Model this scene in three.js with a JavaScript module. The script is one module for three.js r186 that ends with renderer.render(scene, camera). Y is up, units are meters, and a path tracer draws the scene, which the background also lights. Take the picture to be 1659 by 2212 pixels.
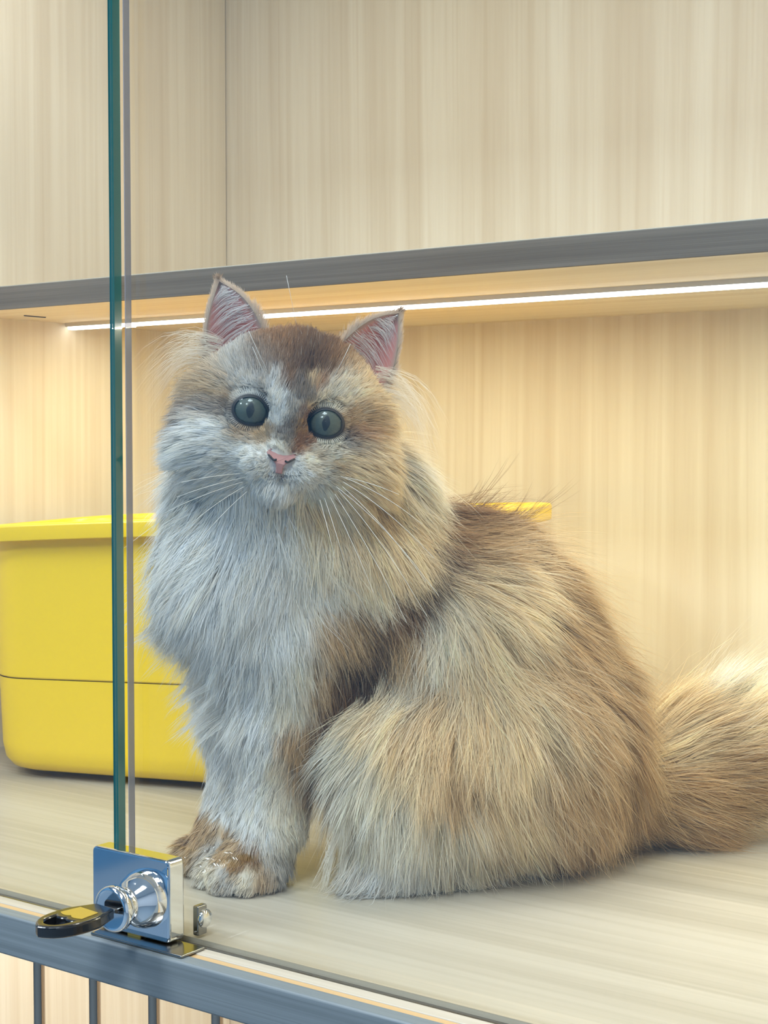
import * as THREE from 'three';
import { RoundedBoxGeometry } from 'three/addons/geometries/RoundedBoxGeometry.js';
import { mergeGeometries } from 'three/addons/utils/BufferGeometryUtils.js';
import { RectAreaLightUniformsLib } from 'three/addons/lights/RectAreaLightUniformsLib.js';

// ---------------------------------------------------------------- camera, exposure, lights
const scene = new THREE.Scene();
scene.background = new THREE.Color(0x000000);
const EYE = 0.27, YAW = THREE.MathUtils.degToRad(36), PITCH = Math.atan(149 / 3350), FOCAL = 3350;
const camera = new THREE.PerspectiveCamera(2 * THREE.MathUtils.radToDeg(Math.atan(1106 / FOCAL)), 1659 / 2212, 0.05, 30);
camera.position.set(0, EYE, 0);
camera.rotation.order = 'YXZ';
camera.rotation.set(-PITCH, YAW, 0);
const renderer = new THREE.WebGLRenderer();
renderer.toneMapping = THREE.LinearToneMapping;
renderer.toneMappingExposure = 1.27;
renderer.shadowMap.enabled = true;
RectAreaLightUniformsLib.init();
const LED_COLOR = new THREE.Color().setRGB(1.0, 0.935, 0.67), LED_POWER = 83;
const TOP_COLOR = new THREE.Color().setRGB(1.0, 0.95, 0.86), TOP_POWER = 78;
const ROOM_COLOR = new THREE.Color().setRGB(0.84, 0.93, 1.0), ROOM_POWER = 23;

// ---------------------------------------------------------------- random numbers, noise, helpers
let seed = 12345;
const rnd = () => { seed = (seed + 0x6d2b79f5) | 0; let t = Math.imul(seed ^ (seed >>> 15), 1 | seed); t = (t + Math.imul(t ^ (t >>> 7), 61 | t)) ^ t; return ((t ^ (t >>> 14)) >>> 0) / 4294967296; };
const rs = () => rnd() * 2 - 1;
const gauss = () => (rnd() + rnd() + rnd() + rnd() - 2);
const hash3 = (x, y, z) => { let h = Math.imul(x, 374761393) ^ Math.imul(y, 668265263) ^ Math.imul(z, 2147483647 - 1013); h = Math.imul(h ^ (h >>> 13), 1274126177); return ((h ^ (h >>> 16)) >>> 0) / 2147483648 - 1; };
const fade = (t) => t * t * (3 - 2 * t);
function noise(x, y, z) {
  const ix = Math.floor(x), iy = Math.floor(y), iz = Math.floor(z), fx = fade(x - ix), fy = fade(y - iy), fz = fade(z - iz);
  const L = (a, b, t) => a + (b - a) * t;
  const c = (i, j, k) => hash3(ix + i, iy + j, iz + k);
  return L(L(L(c(0, 0, 0), c(1, 0, 0), fx), L(c(0, 1, 0), c(1, 1, 0), fx), fy), L(L(c(0, 0, 1), c(1, 0, 1), fx), L(c(0, 1, 1), c(1, 1, 1), fx), fy), fz);
}
const clamp = (x, a = 0, b = 1) => Math.min(b, Math.max(a, x));
const smooth = (x, a, b) => fade(clamp((x - a) / (b - a)));
const V = (x, y, z) => new THREE.Vector3(x, y, z);
const std = (o) => new THREE.MeshStandardMaterial(o);
const phys = (o) => new THREE.MeshPhysicalMaterial(o);
const rgb = (r, g, b) => new THREE.Color().setRGB(r, g, b);
function mesh(name, geometry, material, parent) {
  const m = new THREE.Mesh(geometry, material);
  m.name = name; m.castShadow = m.receiveShadow = true;
  (parent ?? scene).add(m);
  return m;
}
function thing(name, label, category, group) {
  const g = new THREE.Group(); g.name = name; scene.add(g);
  g.userData = { label, category };
  if (group) g.userData.group = group;
  return g;
}
function structure(name, geometry, material, label) {
  const m = mesh(name, geometry, material);
  m.userData = { kind: 'structure', label, category: name.split('_')[0] };
  return m;
}
// a box from corner to corner whose uv is in metres; grain is the axis along which the texture's v runs
function box(x0, x1, y0, y1, z0, z1, grain = 'y') {
  const g = new THREE.BoxGeometry(x1 - x0, y1 - y0, z1 - z0);
  g.translate((x0 + x1) / 2, (y0 + y1) / 2, (z0 + z1) / 2);
  metres(g, grain);
  return g;
}
function metres(g, grain) {
  const p = g.attributes.position, n = g.attributes.normal, uv = new Float32Array(p.count * 2);
  for (let i = 0; i < p.count; i++) {
    const q = { x: p.getX(i), y: p.getY(i), z: p.getZ(i) }, a = { x: Math.abs(n.getX(i)), y: Math.abs(n.getY(i)), z: Math.abs(n.getZ(i)) };
    const face = a.x > a.y && a.x > a.z ? 'x' : a.y > a.z ? 'y' : 'z';
    const rest = ['x', 'y', 'z'].filter((k) => k !== face);
    const along = rest.includes(grain) ? grain : rest[1], across = rest.find((k) => k !== along);
    uv[i * 2] = q[across]; uv[i * 2 + 1] = q[along];
  }
  g.setAttribute('uv', new THREE.BufferAttribute(uv, 2));
}

// ---------------------------------------------------------------- wood veneer: long pale streaks along v
function veneer(W, H, base, streak, amount, s0, coarse) {
  const data = new Uint8Array(W * H * 4), rough = new Float32Array(W);
  const col = new Float32Array(W), fine = new Float32Array(W);
  const per = (f, x, y, k) => { // periodic across both axes
    const a = (x / W) * f, i = Math.floor(a), t = fade(a - i), b = y, j = Math.floor(b), s = fade(b - j);
    const c = (p, q) => hash3(((p % f) + f) % f, q, k);
    return (c(i, j) * (1 - t) + c(i + 1, j) * t) * (1 - s) + (c(i, j + 1) * (1 - t) + c(i + 1, j + 1) * t) * s;
  };
  const rows = (y, n) => (y / H) * n;
  for (let y = 0; y < H; y++) {
    const wrap = (n) => { const v = rows(y, n); return v; };
    for (let x = 0; x < W; x++) {
      const fy = (n) => { const v = wrap(n); return v >= n - 1 ? v : v; };
      const wob = x + 6 * per(5, x, fy(3), s0 + 9);
      let v = 0.50 * per(coarse, wob, fy(2), s0 + 1) + 0.40 * per(coarse * 4, wob, fy(3), s0 + 2) + 0.34 * per(coarse * 13, wob, fy(4), s0 + 3);
      const line = per(coarse * 28, wob, fy(5), s0 + 4), pore = per(Math.floor(W / 2), x, fy(40), s0 + 5);
      v += 0.28 * Math.max(0, line - 0.25) * 2;
      v += 0.10 * pore;
      const k = clamp(0.42 + v * amount);
      const o = (y * W + x) * 4;
      for (let c = 0; c < 3; c++) data[o + c] = Math.round(255 * clamp(base[c] + (streak[c] - base[c]) * k));
      data[o + 3] = 255;
    }
  }
  const t = new THREE.DataTexture(data, W, H, THREE.RGBAFormat);
  t.wrapS = t.wrapT = THREE.MirroredRepeatWrapping; t.magFilter = THREE.LinearFilter; t.minFilter = THREE.LinearMipmapLinearFilter; t.generateMipmaps = true;
  t.colorSpace = THREE.SRGBColorSpace; t.needsUpdate = true;
  return t;
}
const tile = (t, sx, sy) => { const c = t.clone(); c.repeat.set(1 / sx, 1 / sy); c.needsUpdate = true; return c; };
const wallTex = veneer(1024, 512, [0.925, 0.895, 0.825], [0.845, 0.79, 0.695], 0.66, 11, 9);
const floorTex = veneer(1024, 512, [0.745, 0.71, 0.65], [0.65, 0.61, 0.54], 0.66, 41, 7);
const greyTex = veneer(512, 512, [0.51, 0.455, 0.395], [0.42, 0.365, 0.305], 0.8, 71, 9);
const litRailTex = veneer(512, 512, [0.47, 0.50, 0.51], [0.39, 0.42, 0.43], 0.8, 91, 9);  // bluish copy of the grey band: cool room light put into its colour
const M = {
  wall: std({ map: tile(wallTex, 0.62, 1.1), roughness: 0.55 }),
  side: std({ map: tile(wallTex, 0.55, 1.3), roughness: 0.55 }),
  floorWood: std({ map: tile(floorTex, 0.30, 0.8), roughness: 0.38 }),
  grey: std({ map: tile(greyTex, 0.06, 0.5), roughness: 0.45 }),
  rail: std({ map: tile(litRailTex, 0.06, 0.5), roughness: 0.45 }),
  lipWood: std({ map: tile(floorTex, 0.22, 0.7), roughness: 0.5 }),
  tan: std({ color: rgb(0.50, 0.33, 0.16), roughness: 0.5 }),
  groove: std({ color: rgb(0.05, 0.04, 0.03), roughness: 0.8 }),
  steel: std({ color: rgb(0.40, 0.33, 0.27), metalness: 1, roughness: 0.14 }),
  chrome: std({ color: rgb(0.82, 0.84, 0.86), metalness: 1, roughness: 0.06 }),
  darkMetal: std({ color: rgb(0.30, 0.30, 0.29), metalness: 1, roughness: 0.2 }),
  pane: phys({ color: rgb(0.975, 0.99, 0.985), transmission: 1, roughness: 0, thickness: 0, ior: 1.5 }),
  edgeGreen: phys({ color: rgb(0.006, 0.105, 0.10), roughness: 0.12, clearcoat: 1, clearcoatRoughness: 0.03 }),
  edgeClear: phys({ color: rgb(0.42, 0.40, 0.42), roughness: 0.15, transmission: 0.5, thickness: 0, ior: 1.5 }),
};

// ---------------------------------------------------------------- the cabinet
const GZ = -0.610, BACK = -1.21, LEFT = -1.08, RIGHT = 0.16, SHELF_Y = 0.380, SHELF_T = 0.0195, SHELF_Z = -0.857, TOP = 0.80, BOTTOM = -0.62, RAIL_Z = -0.582, RAIL_B = -0.0235;
const cab = thing('display_cabinet', 'pale ash veneer pet display cabinet with grey edged shelf', 'cabinet');
mesh('back_panel', box(LEFT - 0.018, RIGHT + 0.018, BOTTOM, TOP, BACK - 0.018, BACK, 'y'), M.wall, cab);
mesh('side_panel', box(LEFT - 0.018, LEFT, BOTTOM, TOP, BACK + 0.0011, RAIL_Z, 'y'), M.side, cab);
mesh('side_panel', box(RIGHT, RIGHT + 0.018, BOTTOM, TOP, BACK, RAIL_Z, 'y'), M.side, cab);
mesh('top_panel', box(LEFT - 0.018, RIGHT + 0.018, TOP, TOP + 0.018, BACK - 0.018, RAIL_Z, 'x'), M.wall, cab);
mesh('bottom_panel', box(LEFT - 0.018, RIGHT + 0.018, BOTTOM - 0.018, BOTTOM, BACK - 0.018, RAIL_Z, 'x'), M.floorWood, cab);
// the deck the cat sits on, then a dark groove for the glass, then the lip with a tan strip and a grey front band
mesh('deck_board', box(LEFT, RIGHT, RAIL_B + 0.004, 0, BACK, GZ - 0.0055, 'x'), M.floorWood, cab);
mesh('door_groove', box(LEFT, RIGHT, RAIL_B + 0.004, -0.003, GZ - 0.0055, GZ + 0.0045, 'x'), M.groove, cab);
{
  const lip = new RoundedBoxGeometry(RIGHT - LEFT, 0.0185, 0.0088, 2, 0.0008); lip.translate((LEFT + RIGHT) / 2, -0.00925, GZ + 0.0045 + 0.0044); metres(lip, 'x');
  mesh('lip_board', lip, M.lipWood, cab);
  mesh('lip_strip', box(LEFT, RIGHT, RAIL_B + 0.004, -0.0006, -0.5967, -0.5925, 'x'), M.tan, cab);
  const front = new RoundedBoxGeometry(RIGHT - LEFT, 0.0235, 0.0105, 3, 0.0016); front.translate((LEFT + RIGHT) / 2, -0.01175, -0.58725); metres(front, 'x');
  mesh('front_rail', front, M.rail, cab);
}
// lower cage: upright steel bars behind the rail
for (let k = -8; k < 16; k++) {
  const x = -0.6371 + k * 0.0462;
  if (x < LEFT + 0.01 || x > RIGHT - 0.01) continue;
  const g = new THREE.CylinderGeometry(0.0033, 0.0033, 0.58, 20); g.translate(x, -0.0195 - 0.29, -0.600);
  mesh('cage_bar', g, M.steel, cab);
}
mesh('lower_rail', box(LEFT, RIGHT, BOTTOM, BOTTOM + 0.022, -0.608, -0.590, 'x'), M.grey, cab);
// shelf inside the cabinet with grey front band, a pale strip painting the highlight along its top edge and a small slot under it
{
  const shelf = mesh('shelf', box(LEFT, RIGHT, SHELF_Y, SHELF_Y + SHELF_T, BACK, SHELF_Z - 0.0012, 'x'), M.wall, cab);
  const band = new RoundedBoxGeometry(RIGHT - LEFT, SHELF_T - 0.0006, 0.0016, 2, 0.0005); band.translate((LEFT + RIGHT) / 2, SHELF_Y + SHELF_T / 2 - 0.0003, SHELF_Z - 0.0006);
  const edgeHighlight = new RoundedBoxGeometry(RIGHT - LEFT, 0.0010, 0.0020, 2, 0.0004); edgeHighlight.translate((LEFT + RIGHT) / 2, SHELF_Y + SHELF_T - 0.0004, SHELF_Z - 0.0007); metres(edgeHighlight, 'x');
  mesh('edge_highlight', edgeHighlight, M.lipWood, shelf); metres(band, 'x');
  mesh('edge_band', band, M.grey, shelf);
  const slot = new THREE.CapsuleGeometry(0.0013, 0.022, 4, 12); slot.scale(1, 1, 0.5); slot.rotateX(Math.PI / 2); slot.translate(-1.040, SHELF_Y - 0.0002, -0.916);
  mesh('cable_slot', slot, M.groove, shelf);
}

// ---------------------------------------------------------------- LED strips and the shop lamps
function strip(name, label, x0, x1, y, z, color, power, glow) {
  const t = thing(name, label, 'light strip');
  const wide = 0.0085;
  mesh('channel', box(x0, x1, y - 0.0035, y, z - wide / 2 - 0.0012, z + wide / 2 + 0.0012, 'x'), std({ color: rgb(0.75, 0.75, 0.74), metalness: 1, roughness: 0.35 }), t);
  const d = new RoundedBoxGeometry(x1 - x0 - 0.002, 0.004, wide, 2, 0.0015); d.translate((x0 + x1) / 2, y - 0.0042, z);
  mesh('diffuser', d, std({ color: rgb(0.9, 0.9, 0.9), emissive: rgb(1.0, 0.98, 0.95), emissiveIntensity: glow, roughness: 0.6 }), t);
  const l = new THREE.RectAreaLight(color, power, x1 - x0 - 0.16, wide);
  l.position.set((x0 + x1) / 2, y - 0.0070, z); l.rotation.x = -Math.PI / 2; l.name = 'strip_glow';
  l.castShadow = true;
  t.add(l);
}
strip('led_strip', 'glowing white LED strip under the grey edged shelf', LEFT + 0.003, RIGHT - 0.002, SHELF_Y, -0.990, LED_COLOR, LED_POWER, 4);
strip('led_strip_001', 'LED strip under the cabinet top', LEFT + 0.002, RIGHT - 0.002, TOP, -0.86, TOP_COLOR, TOP_POWER, 4);
strip('led_strip_002', 'LED strip over the barred lower cage', LEFT + 0.002, RIGHT - 0.002, RAIL_B + 0.004, -0.95, TOP_COLOR, TOP_POWER * 1.5, 4);

// the unseen shop round the cabinet, built for its light and reflections
const SX0 = -2.7, SX1 = 2.2, SZ0 = -1.40, SZ1 = 2.9, SY0 = -0.75, SY1 = 1.95;
const paint = std({ color: rgb(0.62, 0.66, 0.70), roughness: 0.9 }), bluePaint = std({ color: rgb(0.075, 0.20, 0.34), roughness: 0.7 });
structure('floor', box(SX0, SX1, SY0 - 0.1, SY0, SZ0, SZ1), std({ color: rgb(0.17, 0.23, 0.29), roughness: 0.6 }), 'blue grey shop floor in front of the cabinet');  // unseen; its blue is put in for the reflection in the lock
structure('ceiling', box(SX0, SX1, SY1, SY1 + 0.1, SZ0, SZ1), std({ color: rgb(0.75, 0.78, 0.80), roughness: 0.95 }), 'white shop ceiling above the cabinet');
structure('wall_left', box(SX0 - 0.1, SX0, SY0, SY1, SZ0, SZ1), bluePaint, 'blue painted shop wall to the left');
structure('wall_right', box(SX1, SX1 + 0.1, SY0, SY1, SZ0, SZ1), paint, 'pale shop wall to the right');
structure('wall_back', box(SX0, SX1, SY0, SY1, SZ0 - 0.1, SZ0), paint, 'pale shop wall behind the cabinet');
structure('wall_front', box(SX0, SX1, SY0, SY1, SZ1, SZ1 + 0.1), bluePaint, 'blue painted shop wall facing the cabinet');
[[-1.5, 0.35], [0.1, 0.35], [-1.5, 1.75], [0.1, 1.75]].forEach(([x, z], i) => {
  const t = thing('ceiling_light' + (i ? '_00' + i : ''), 'square white shop ceiling panel light, ' + ['nearest left', 'nearest right', 'farther left', 'farther right'][i] + ' of the cabinet', 'ceiling light', 'shop ceiling panels');
  mesh('frame', box(x - 0.32, x + 0.32, SY1 - 0.03, SY1 - 0.002, z - 0.32, z + 0.32), std({ color: rgb(0.8, 0.8, 0.8), roughness: 0.5 }), t);
  mesh('diffuser', box(x - 0.30, x + 0.30, SY1 - 0.034, SY1 - 0.03, z - 0.30, z + 0.30), std({ color: rgb(0.9, 0.9, 0.9), emissive: ROOM_COLOR, emissiveIntensity: 3 }), t);
  const l = new THREE.RectAreaLight(ROOM_COLOR, ROOM_POWER, 0.6, 0.6); l.position.set(x, SY1 - 0.036, z); l.rotation.x = -Math.PI / 2; l.name = 'panel_glow'; t.add(l);
});

// ---------------------------------------------------------------- glass doors
const LX = -0.6247, RX = -0.6155, GF = GZ + 0.004, GB = GZ - 0.004;
{
  const t = thing('glass_door', 'clear glass door with thick green polished edge, left of the lock', 'glass door');
  mesh('pane', box(LEFT + 0.004, LX - 0.0006, -0.002, TOP - 0.01, GB, GF), M.pane, t);
  const s = new THREE.Shape(), c = 0.0013; // the polished edge, chamfered on both arrises
  s.moveTo(-0.0006, 0.004); s.lineTo(-c, 0.004); s.lineTo(0, 0.004 - c * 1.2); s.lineTo(0, -0.004 + c); s.lineTo(-c, -0.004); s.lineTo(-0.0016, -0.004); s.lineTo(-0.0016, 0.004); s.closePath();
  const s2 = new THREE.Shape([new THREE.Vector2(-0.0024, 0.004), new THREE.Vector2(-c, 0.004), new THREE.Vector2(0, 0.004 - c), new THREE.Vector2(0, -0.004 + c), new THREE.Vector2(-c, -0.004), new THREE.Vector2(-0.0024, -0.004)]);
  const g = new THREE.ExtrudeGeometry(s2, { depth: TOP - 0.008, bevelEnabled: false }); g.rotateX(-Math.PI / 2); g.scale(1, 1, -1);
  const idx = g.index; if (!idx) { const p = g.attributes.position.array; for (let i = 0; i < p.length; i += 9) for (let k = 0; k < 3; k++) { const q = p[i + 3 + k]; p[i + 3 + k] = p[i + 6 + k]; p[i + 6 + k] = q; } }
  g.computeVertexNormals(); g.translate(LX, -0.002, GZ);
  mesh('polished_edge', g, M.edgeGreen, t);
}
{
  const t = thing('glass_door_001', 'clear glass door in front of the cat, right of the lock', 'glass door');
  mesh('pane', box(RX + 0.0006, RIGHT - 0.004, -0.002, TOP - 0.01, GB, GF), M.pane, t);
  mesh('polished_edge', box(RX, RX + 0.0006, -0.002, TOP - 0.01, GB + 0.0035, GF), M.edgeClear, t);
}

// ---------------------------------------------------------------- lock and key
{
  const lock = thing('cabinet_lock', 'polished chrome glass door lock with domed knob barrel', 'lock');
  const x0 = -0.6318, x1 = -0.5732, y0 = 0.0022, y1 = 0.0470, zf = -0.594, zb = GF;
  const shape = new THREE.Shape(), r = 0.0035;
  shape.moveTo(x0 + r, y0); shape.lineTo(x1 - r, y0); shape.quadraticCurveTo(x1, y0, x1, y0 + r); shape.lineTo(x1, y1 - r); shape.quadraticCurveTo(x1, y1, x1 - r, y1); shape.lineTo(x0 + r, y1); shape.quadraticCurveTo(x0, y1, x0, y1 - r); shape.lineTo(x0, y0 + r); shape.quadraticCurveTo(x0, y0, x0 + r, y0);
  const body = new THREE.ExtrudeGeometry(shape, { depth: zf - zb - 0.0032, bevelEnabled: true, bevelThickness: 0.0016, bevelSize: 0.0012, bevelOffset: -0.0012, bevelSegments: 4, curveSegments: 8 });
  body.translate(0, 0, zb + 0.0017); mesh('case', body, M.chrome, lock);
  // knob turned about +z
  const pts = [[0.0160, 0], [0.0160, 0.0012], [0.0155, 0.0042], [0.0140, 0.0082], [0.0115, 0.0118], [0.0092, 0.0142], [0.0084, 0.0165], [0.0090, 0.0185], [0.0113, 0.0205], [0.0122, 0.0222], [0.0124, 0.0245], [0.0120, 0.0262], [0.0108, 0.0272], [0.0100, 0.0272], [0.0097, 0.0266], [0.0001, 0.0266]].map(([a, b]) => new THREE.Vector2(a, b));
  const knob = new THREE.LatheGeometry(pts, 64); knob.rotateX(Math.PI / 2); knob.translate(-0.5905, 0.0245, zf - 0.0004); mesh('knob', knob, M.chrome, lock);
  const slot = new RoundedBoxGeometry(0.010, 0.0022, 0.001, 2, 0.0004); slot.translate(-0.5905, 0.0245, zf + 0.0264); mesh('keyhole', slot, M.groove, lock);
  // steel foot plate under the lock, lying on the lip
  const foot = new RoundedBoxGeometry(0.068, 0.0016, 0.0185, 2, 0.0006); foot.translate(-0.5905, 0.0009, -0.5945); mesh('foot_plate', foot, M.darkMetal, lock);
  const tongue = new RoundedBoxGeometry(0.010, 0.0022, 0.004, 2, 0.0005); tongue.translate(-0.600, 0.0022, -0.596); mesh('tongue', tongue, std({ color: rgb(0.8, 0.5, 0.12), metalness: 1, roughness: 0.3 }), lock);
  // clamp plate and screw on the inner face of the glass
  const clampPlate = new RoundedBoxGeometry(0.0042, 0.0165, 0.0075, 2, 0.001); clampPlate.translate(-0.5735, 0.0098, GB - 0.0042); mesh('clamp_plate', clampPlate, M.darkMetal, lock);
  const screw = new THREE.SphereGeometry(0.0052, 24, 16); screw.scale(0.55, 1, 1); screw.translate(-0.5712, 0.0105, GB - 0.0055); mesh('clamp_screw', screw, M.chrome, lock);
}
{
  const key = thing('cabinet_key', 'black key with gold coloured inlay standing in the lock barrel', 'key');
  // flat bow lying level: drawn in x / z, thickness along y
  const s = new THREE.Shape();
  const w0 = 0.0060, w1 = 0.0125, len = 0.040;
  s.moveTo(-w0, 0); s.lineTo(w0, 0); s.lineTo(w1 * 0.92, 0.012); s.bezierCurveTo(w1 * 1.05, 0.022, w1 * 1.0, len - 0.004, 0, len); s.bezierCurveTo(-w1 * 1.0, len - 0.004, -w1 * 1.05, 0.022, -w1 * 0.92, 0.012); s.closePath();
  const hole = new THREE.Path(); hole.moveTo(0.0084, 0.0225); hole.bezierCurveTo(0.0098, 0.033, 0.0045, 0.0374, 0, 0.0374); hole.bezierCurveTo(-0.0045, 0.0374, -0.0098, 0.033, -0.0084, 0.0225); hole.bezierCurveTo(-0.005, 0.0255, -0.002, 0.0245, 0, 0.0225); hole.bezierCurveTo(0.002, 0.0245, 0.005, 0.0255, 0.0084, 0.0225); s.holes.push(hole);
  const bow = new THREE.ExtrudeGeometry(s, { depth: 0.0036, bevelEnabled: true, bevelThickness: 0.0014, bevelSize: 0.0014, bevelSegments: 4, curveSegments: 20 });
  bow.rotateX(Math.PI / 2); bow.scale(1, 1, 1); // shape y becomes z
  const black = phys({ color: rgb(0.006, 0.006, 0.007), roughness: 0.2, clearcoat: 0.6, clearcoatRoughness: 0.1 });
  const g = new THREE.Group(); g.name = 'key_turn';
  bow.translate(0, 0.0018, 0.004); 
  const place = (gg) => { gg.rotateY(-0.10); gg.rotateX(0.02); gg.translate(-0.5905, 0.0245, -0.567); return gg; };
  mesh('bow', place(bow), black, key);
  const inlayShape = new THREE.Shape(); inlayShape.moveTo(-0.0075, 0.0090); inlayShape.lineTo(0.0075, 0.0090); inlayShape.lineTo(0.0090, 0.0206); inlayShape.bezierCurveTo(0.004, 0.0232, 0.002, 0.0222, 0, 0.0206); inlayShape.bezierCurveTo(-0.002, 0.0222, -0.004, 0.0232, -0.0090, 0.0206); inlayShape.closePath();
  const inlay = new THREE.ExtrudeGeometry(inlayShape, { depth: 0.0005, bevelEnabled: false }); inlay.rotateX(Math.PI / 2); inlay.translate(0, 0.0018 + 0.00165, 0.004);
  mesh('inlay', place(inlay), std({ color: rgb(0.36, 0.24, 0.025), roughness: 0.35 }), key);
  const blade = new RoundedBoxGeometry(0.0085, 0.0020, 0.010, 2, 0.0004); blade.translate(0, 0, 0.000); mesh('blade', place(blade), M.darkMetal, key);
}

// ---------------------------------------------------------------- yellow litter box behind the cat
{
  const tub = thing('litter_box', 'yellow plastic litter box with rolled rim, behind the cat', 'litter box');
  const a = V(-1.003, 0, -0.7990), dir = V(0.9511, 0, -0.3090), back = V(-0.3090, 0, -0.9511);
  const L = 0.452, D = 0.190;
  const plastic = phys({ color: rgb(0.93, 0.63, 0.014), roughness: 0.36, clearcoat: 0.15, clearcoatRoughness: 0.2 });
  // rounded-rectangle rings stacked upward: [inset, height fraction]; the rim rises towards the right end
  const N = 112, rimY = (s) => 0.2018 + 0.0205 * Math.pow(clamp(s / L), 0.75);
  const ring = (inset, y, rad) => {
    const out = [], w = L - 2 * inset, d = D - 2 * inset, r = Math.min(rad, w / 2, d / 2);
    for (let i = 0; i < N; i++) {
      const q = Math.floor(i / (N / 4)), f = (i % (N / 4)) / (N / 4);
      let s, t; // walk the sides and corners
      const corner = f < 0.5 ? f / 0.5 : 1, side = f < 0.5 ? 0 : (f - 0.5) / 0.5, ang = (q + corner) * Math.PI / 2 + Math.PI;
      const cx = [r, w - r, w - r, r][q], cy = [r, r, d - r, d - r][q];
      const nx = [w - r, w - r, r, r][q], ny = [r, d - r, d - r, r][q];
      if (f < 0.5) { s = cx + r * Math.cos(ang); t = cy + r * Math.sin(ang); } else { const ex = cx + r * Math.cos((q + 1) * Math.PI / 2 + Math.PI), ey = cy + r * Math.sin((q + 1) * Math.PI / 2 + Math.PI); const gx = nx + r * Math.cos((q + 1) * Math.PI / 2 + Math.PI), gy = ny + r * Math.sin((q + 1) * Math.PI / 2 + Math.PI); s = ex + (gx - ex) * side; t = ey + (gy - ey) * side; }
      s += inset; t += inset;
      out.push([a.x + dir.x * s + back.x * t, typeof y === 'function' ? y(s) : y, a.z + dir.z * s + back.z * t]);
    }
    return out;
  };
  function loft(rings, close) {
    const pos = [], idx = [];
    rings.forEach((r) => r.forEach((p) => pos.push(...p)));
    for (let j = 0; j + 1 < rings.length; j++) for (let i = 0; i < N; i++) { const p = j * N + i, q = j * N + (i + 1) % N; idx.push(p, p + N, q, q, p + N, q + N); }
    if (close) { const c = pos.length / 3, r0 = rings[close === 2 ? rings.length - 1 : 0]; const m = r0.reduce((s, p) => [s[0] + p[0] / N, s[1] + p[1] / N, s[2] + p[2] / N], [0, 0, 0]); pos.push(...m); const o = close === 2 ? (rings.length - 1) * N : 0; for (let i = 0; i < N; i++) close === 2 ? idx.push(c, o + (i + 1) % N, o + i) : idx.push(c, o + i, o + (i + 1) % N); }
    const g = new THREE.BufferGeometry(); g.setAttribute('position', new THREE.Float32BufferAttribute(pos, 3)); g.setIndex(idx); g.computeVertexNormals(); return g;
  }
  const seamY = (s) => 0.0815 + 0.006 * clamp(s / L) * 1.0;
  const at = (f) => (s) => 0.006 + (rimY(s) - 0.006) * f;
  const below = [ring(0.040, 0.0062, 0.03), ring(0.027, 0.0055, 0.035), ring(0.020, 0.0080, 0.04), ring(0.0155, 0.0145, 0.042), ring(0.0138, 0.026, 0.042), ring(0.0122, (s) => seamY(s) - 0.0006, 0.042)];
  mesh('lower_shell', loft(below, 1), plastic, tub);
  const seam = (o, d) => ring(o, (s) => seamY(s) + d, 0.042);
  const upper = [seam(0.0137, -0.0006), seam(0.0119, 0.0004), seam(0.0114, 0.0016), ring(0.0112, (s) => rimY(s) * 0.6 + 0.03, 0.042), ring(0.0108, (s) => rimY(s) - 0.012, 0.042)];
  mesh('upper_shell', loft(upper, 0), plastic, tub);
  const inside = [ring(0.042, 0.0110, 0.03), ring(0.028, 0.0120, 0.04), ring(0.0185, 0.034, 0.042), ring(0.0145, (s) => rimY(s) - 0.006, 0.042)].reverse();
  mesh('inner_shell', loft(inside, 2), plastic, tub);
  const rim = [ring(0.0120, (s) => rimY(s) - 0.0125, 0.042), ring(0.0012, (s) => rimY(s) - 0.0135, 0.046), ring(0.0002, (s) => rimY(s) - 0.0125, 0.046), ring(0, (s) => rimY(s) - 0.0025, 0.046), ring(0.0008, (s) => rimY(s) - 0.0006, 0.046), ring(0.0030, (s) => rimY(s), 0.046), ring(0.012, (s) => rimY(s), 0.042), ring(0.0146, (s) => rimY(s) - 0.0020, 0.042), ring(0.0148, (s) => rimY(s) - 0.0070, 0.042)];
  mesh('rim', loft(rim, 0), plastic, tub);
  const foot = [ring(0.052, 0.0006, 0.025), ring(0.050, 0.0006, 0.025), ring(0.048, 0.0066, 0.028)];
  mesh('foot_ring', loft(foot, 1), plastic, tub);
}
// ---------------------------------------------------------------- the cat
// Its own axes: x to its left flank (right in the picture), y up, z towards the viewer. Points are given by picture position and distance from the eye.
const CAT_D = 0.98;
const at = (u, v, d) => {
  const b = (1106 - v) / FOCAL, c = Math.cos(PITCH), s = Math.sin(PITCH), f = c + b * s;
  return V(d * (u - 829.5) / FOCAL / f, EYE + d * (b * c - s) / f, CAT_D - d);
};
const cat = thing('cat', 'long-haired golden cream kitten sitting behind the glass, looking out', 'cat');
cat.position.set(-Math.sin(YAW) * CAT_D, 0, -Math.cos(YAW) * CAT_D);
cat.rotation.y = YAW;
const HEAD = 0, CHEST = 1, BODY = 2, LEG = 3, TAIL = 4;
// head frame: origin between the eyes, rolled to its right
const ROLL = -0.169, HD = 0.895, HO = at(623, 901, HD), HTURN = 0.055;
const headM = new THREE.Matrix4().makeTranslation(HO.x, HO.y, HO.z).multiply(new THREE.Matrix4().makeRotationY(HTURN)).multiply(new THREE.Matrix4().makeRotationZ(ROLL));
const headI = headM.clone().invert();
const hs = HD / FOCAL; // metres for one picture pixel at the head
const hp = (x, y, z) => V(x, y, z).applyMatrix4(headM);

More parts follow.
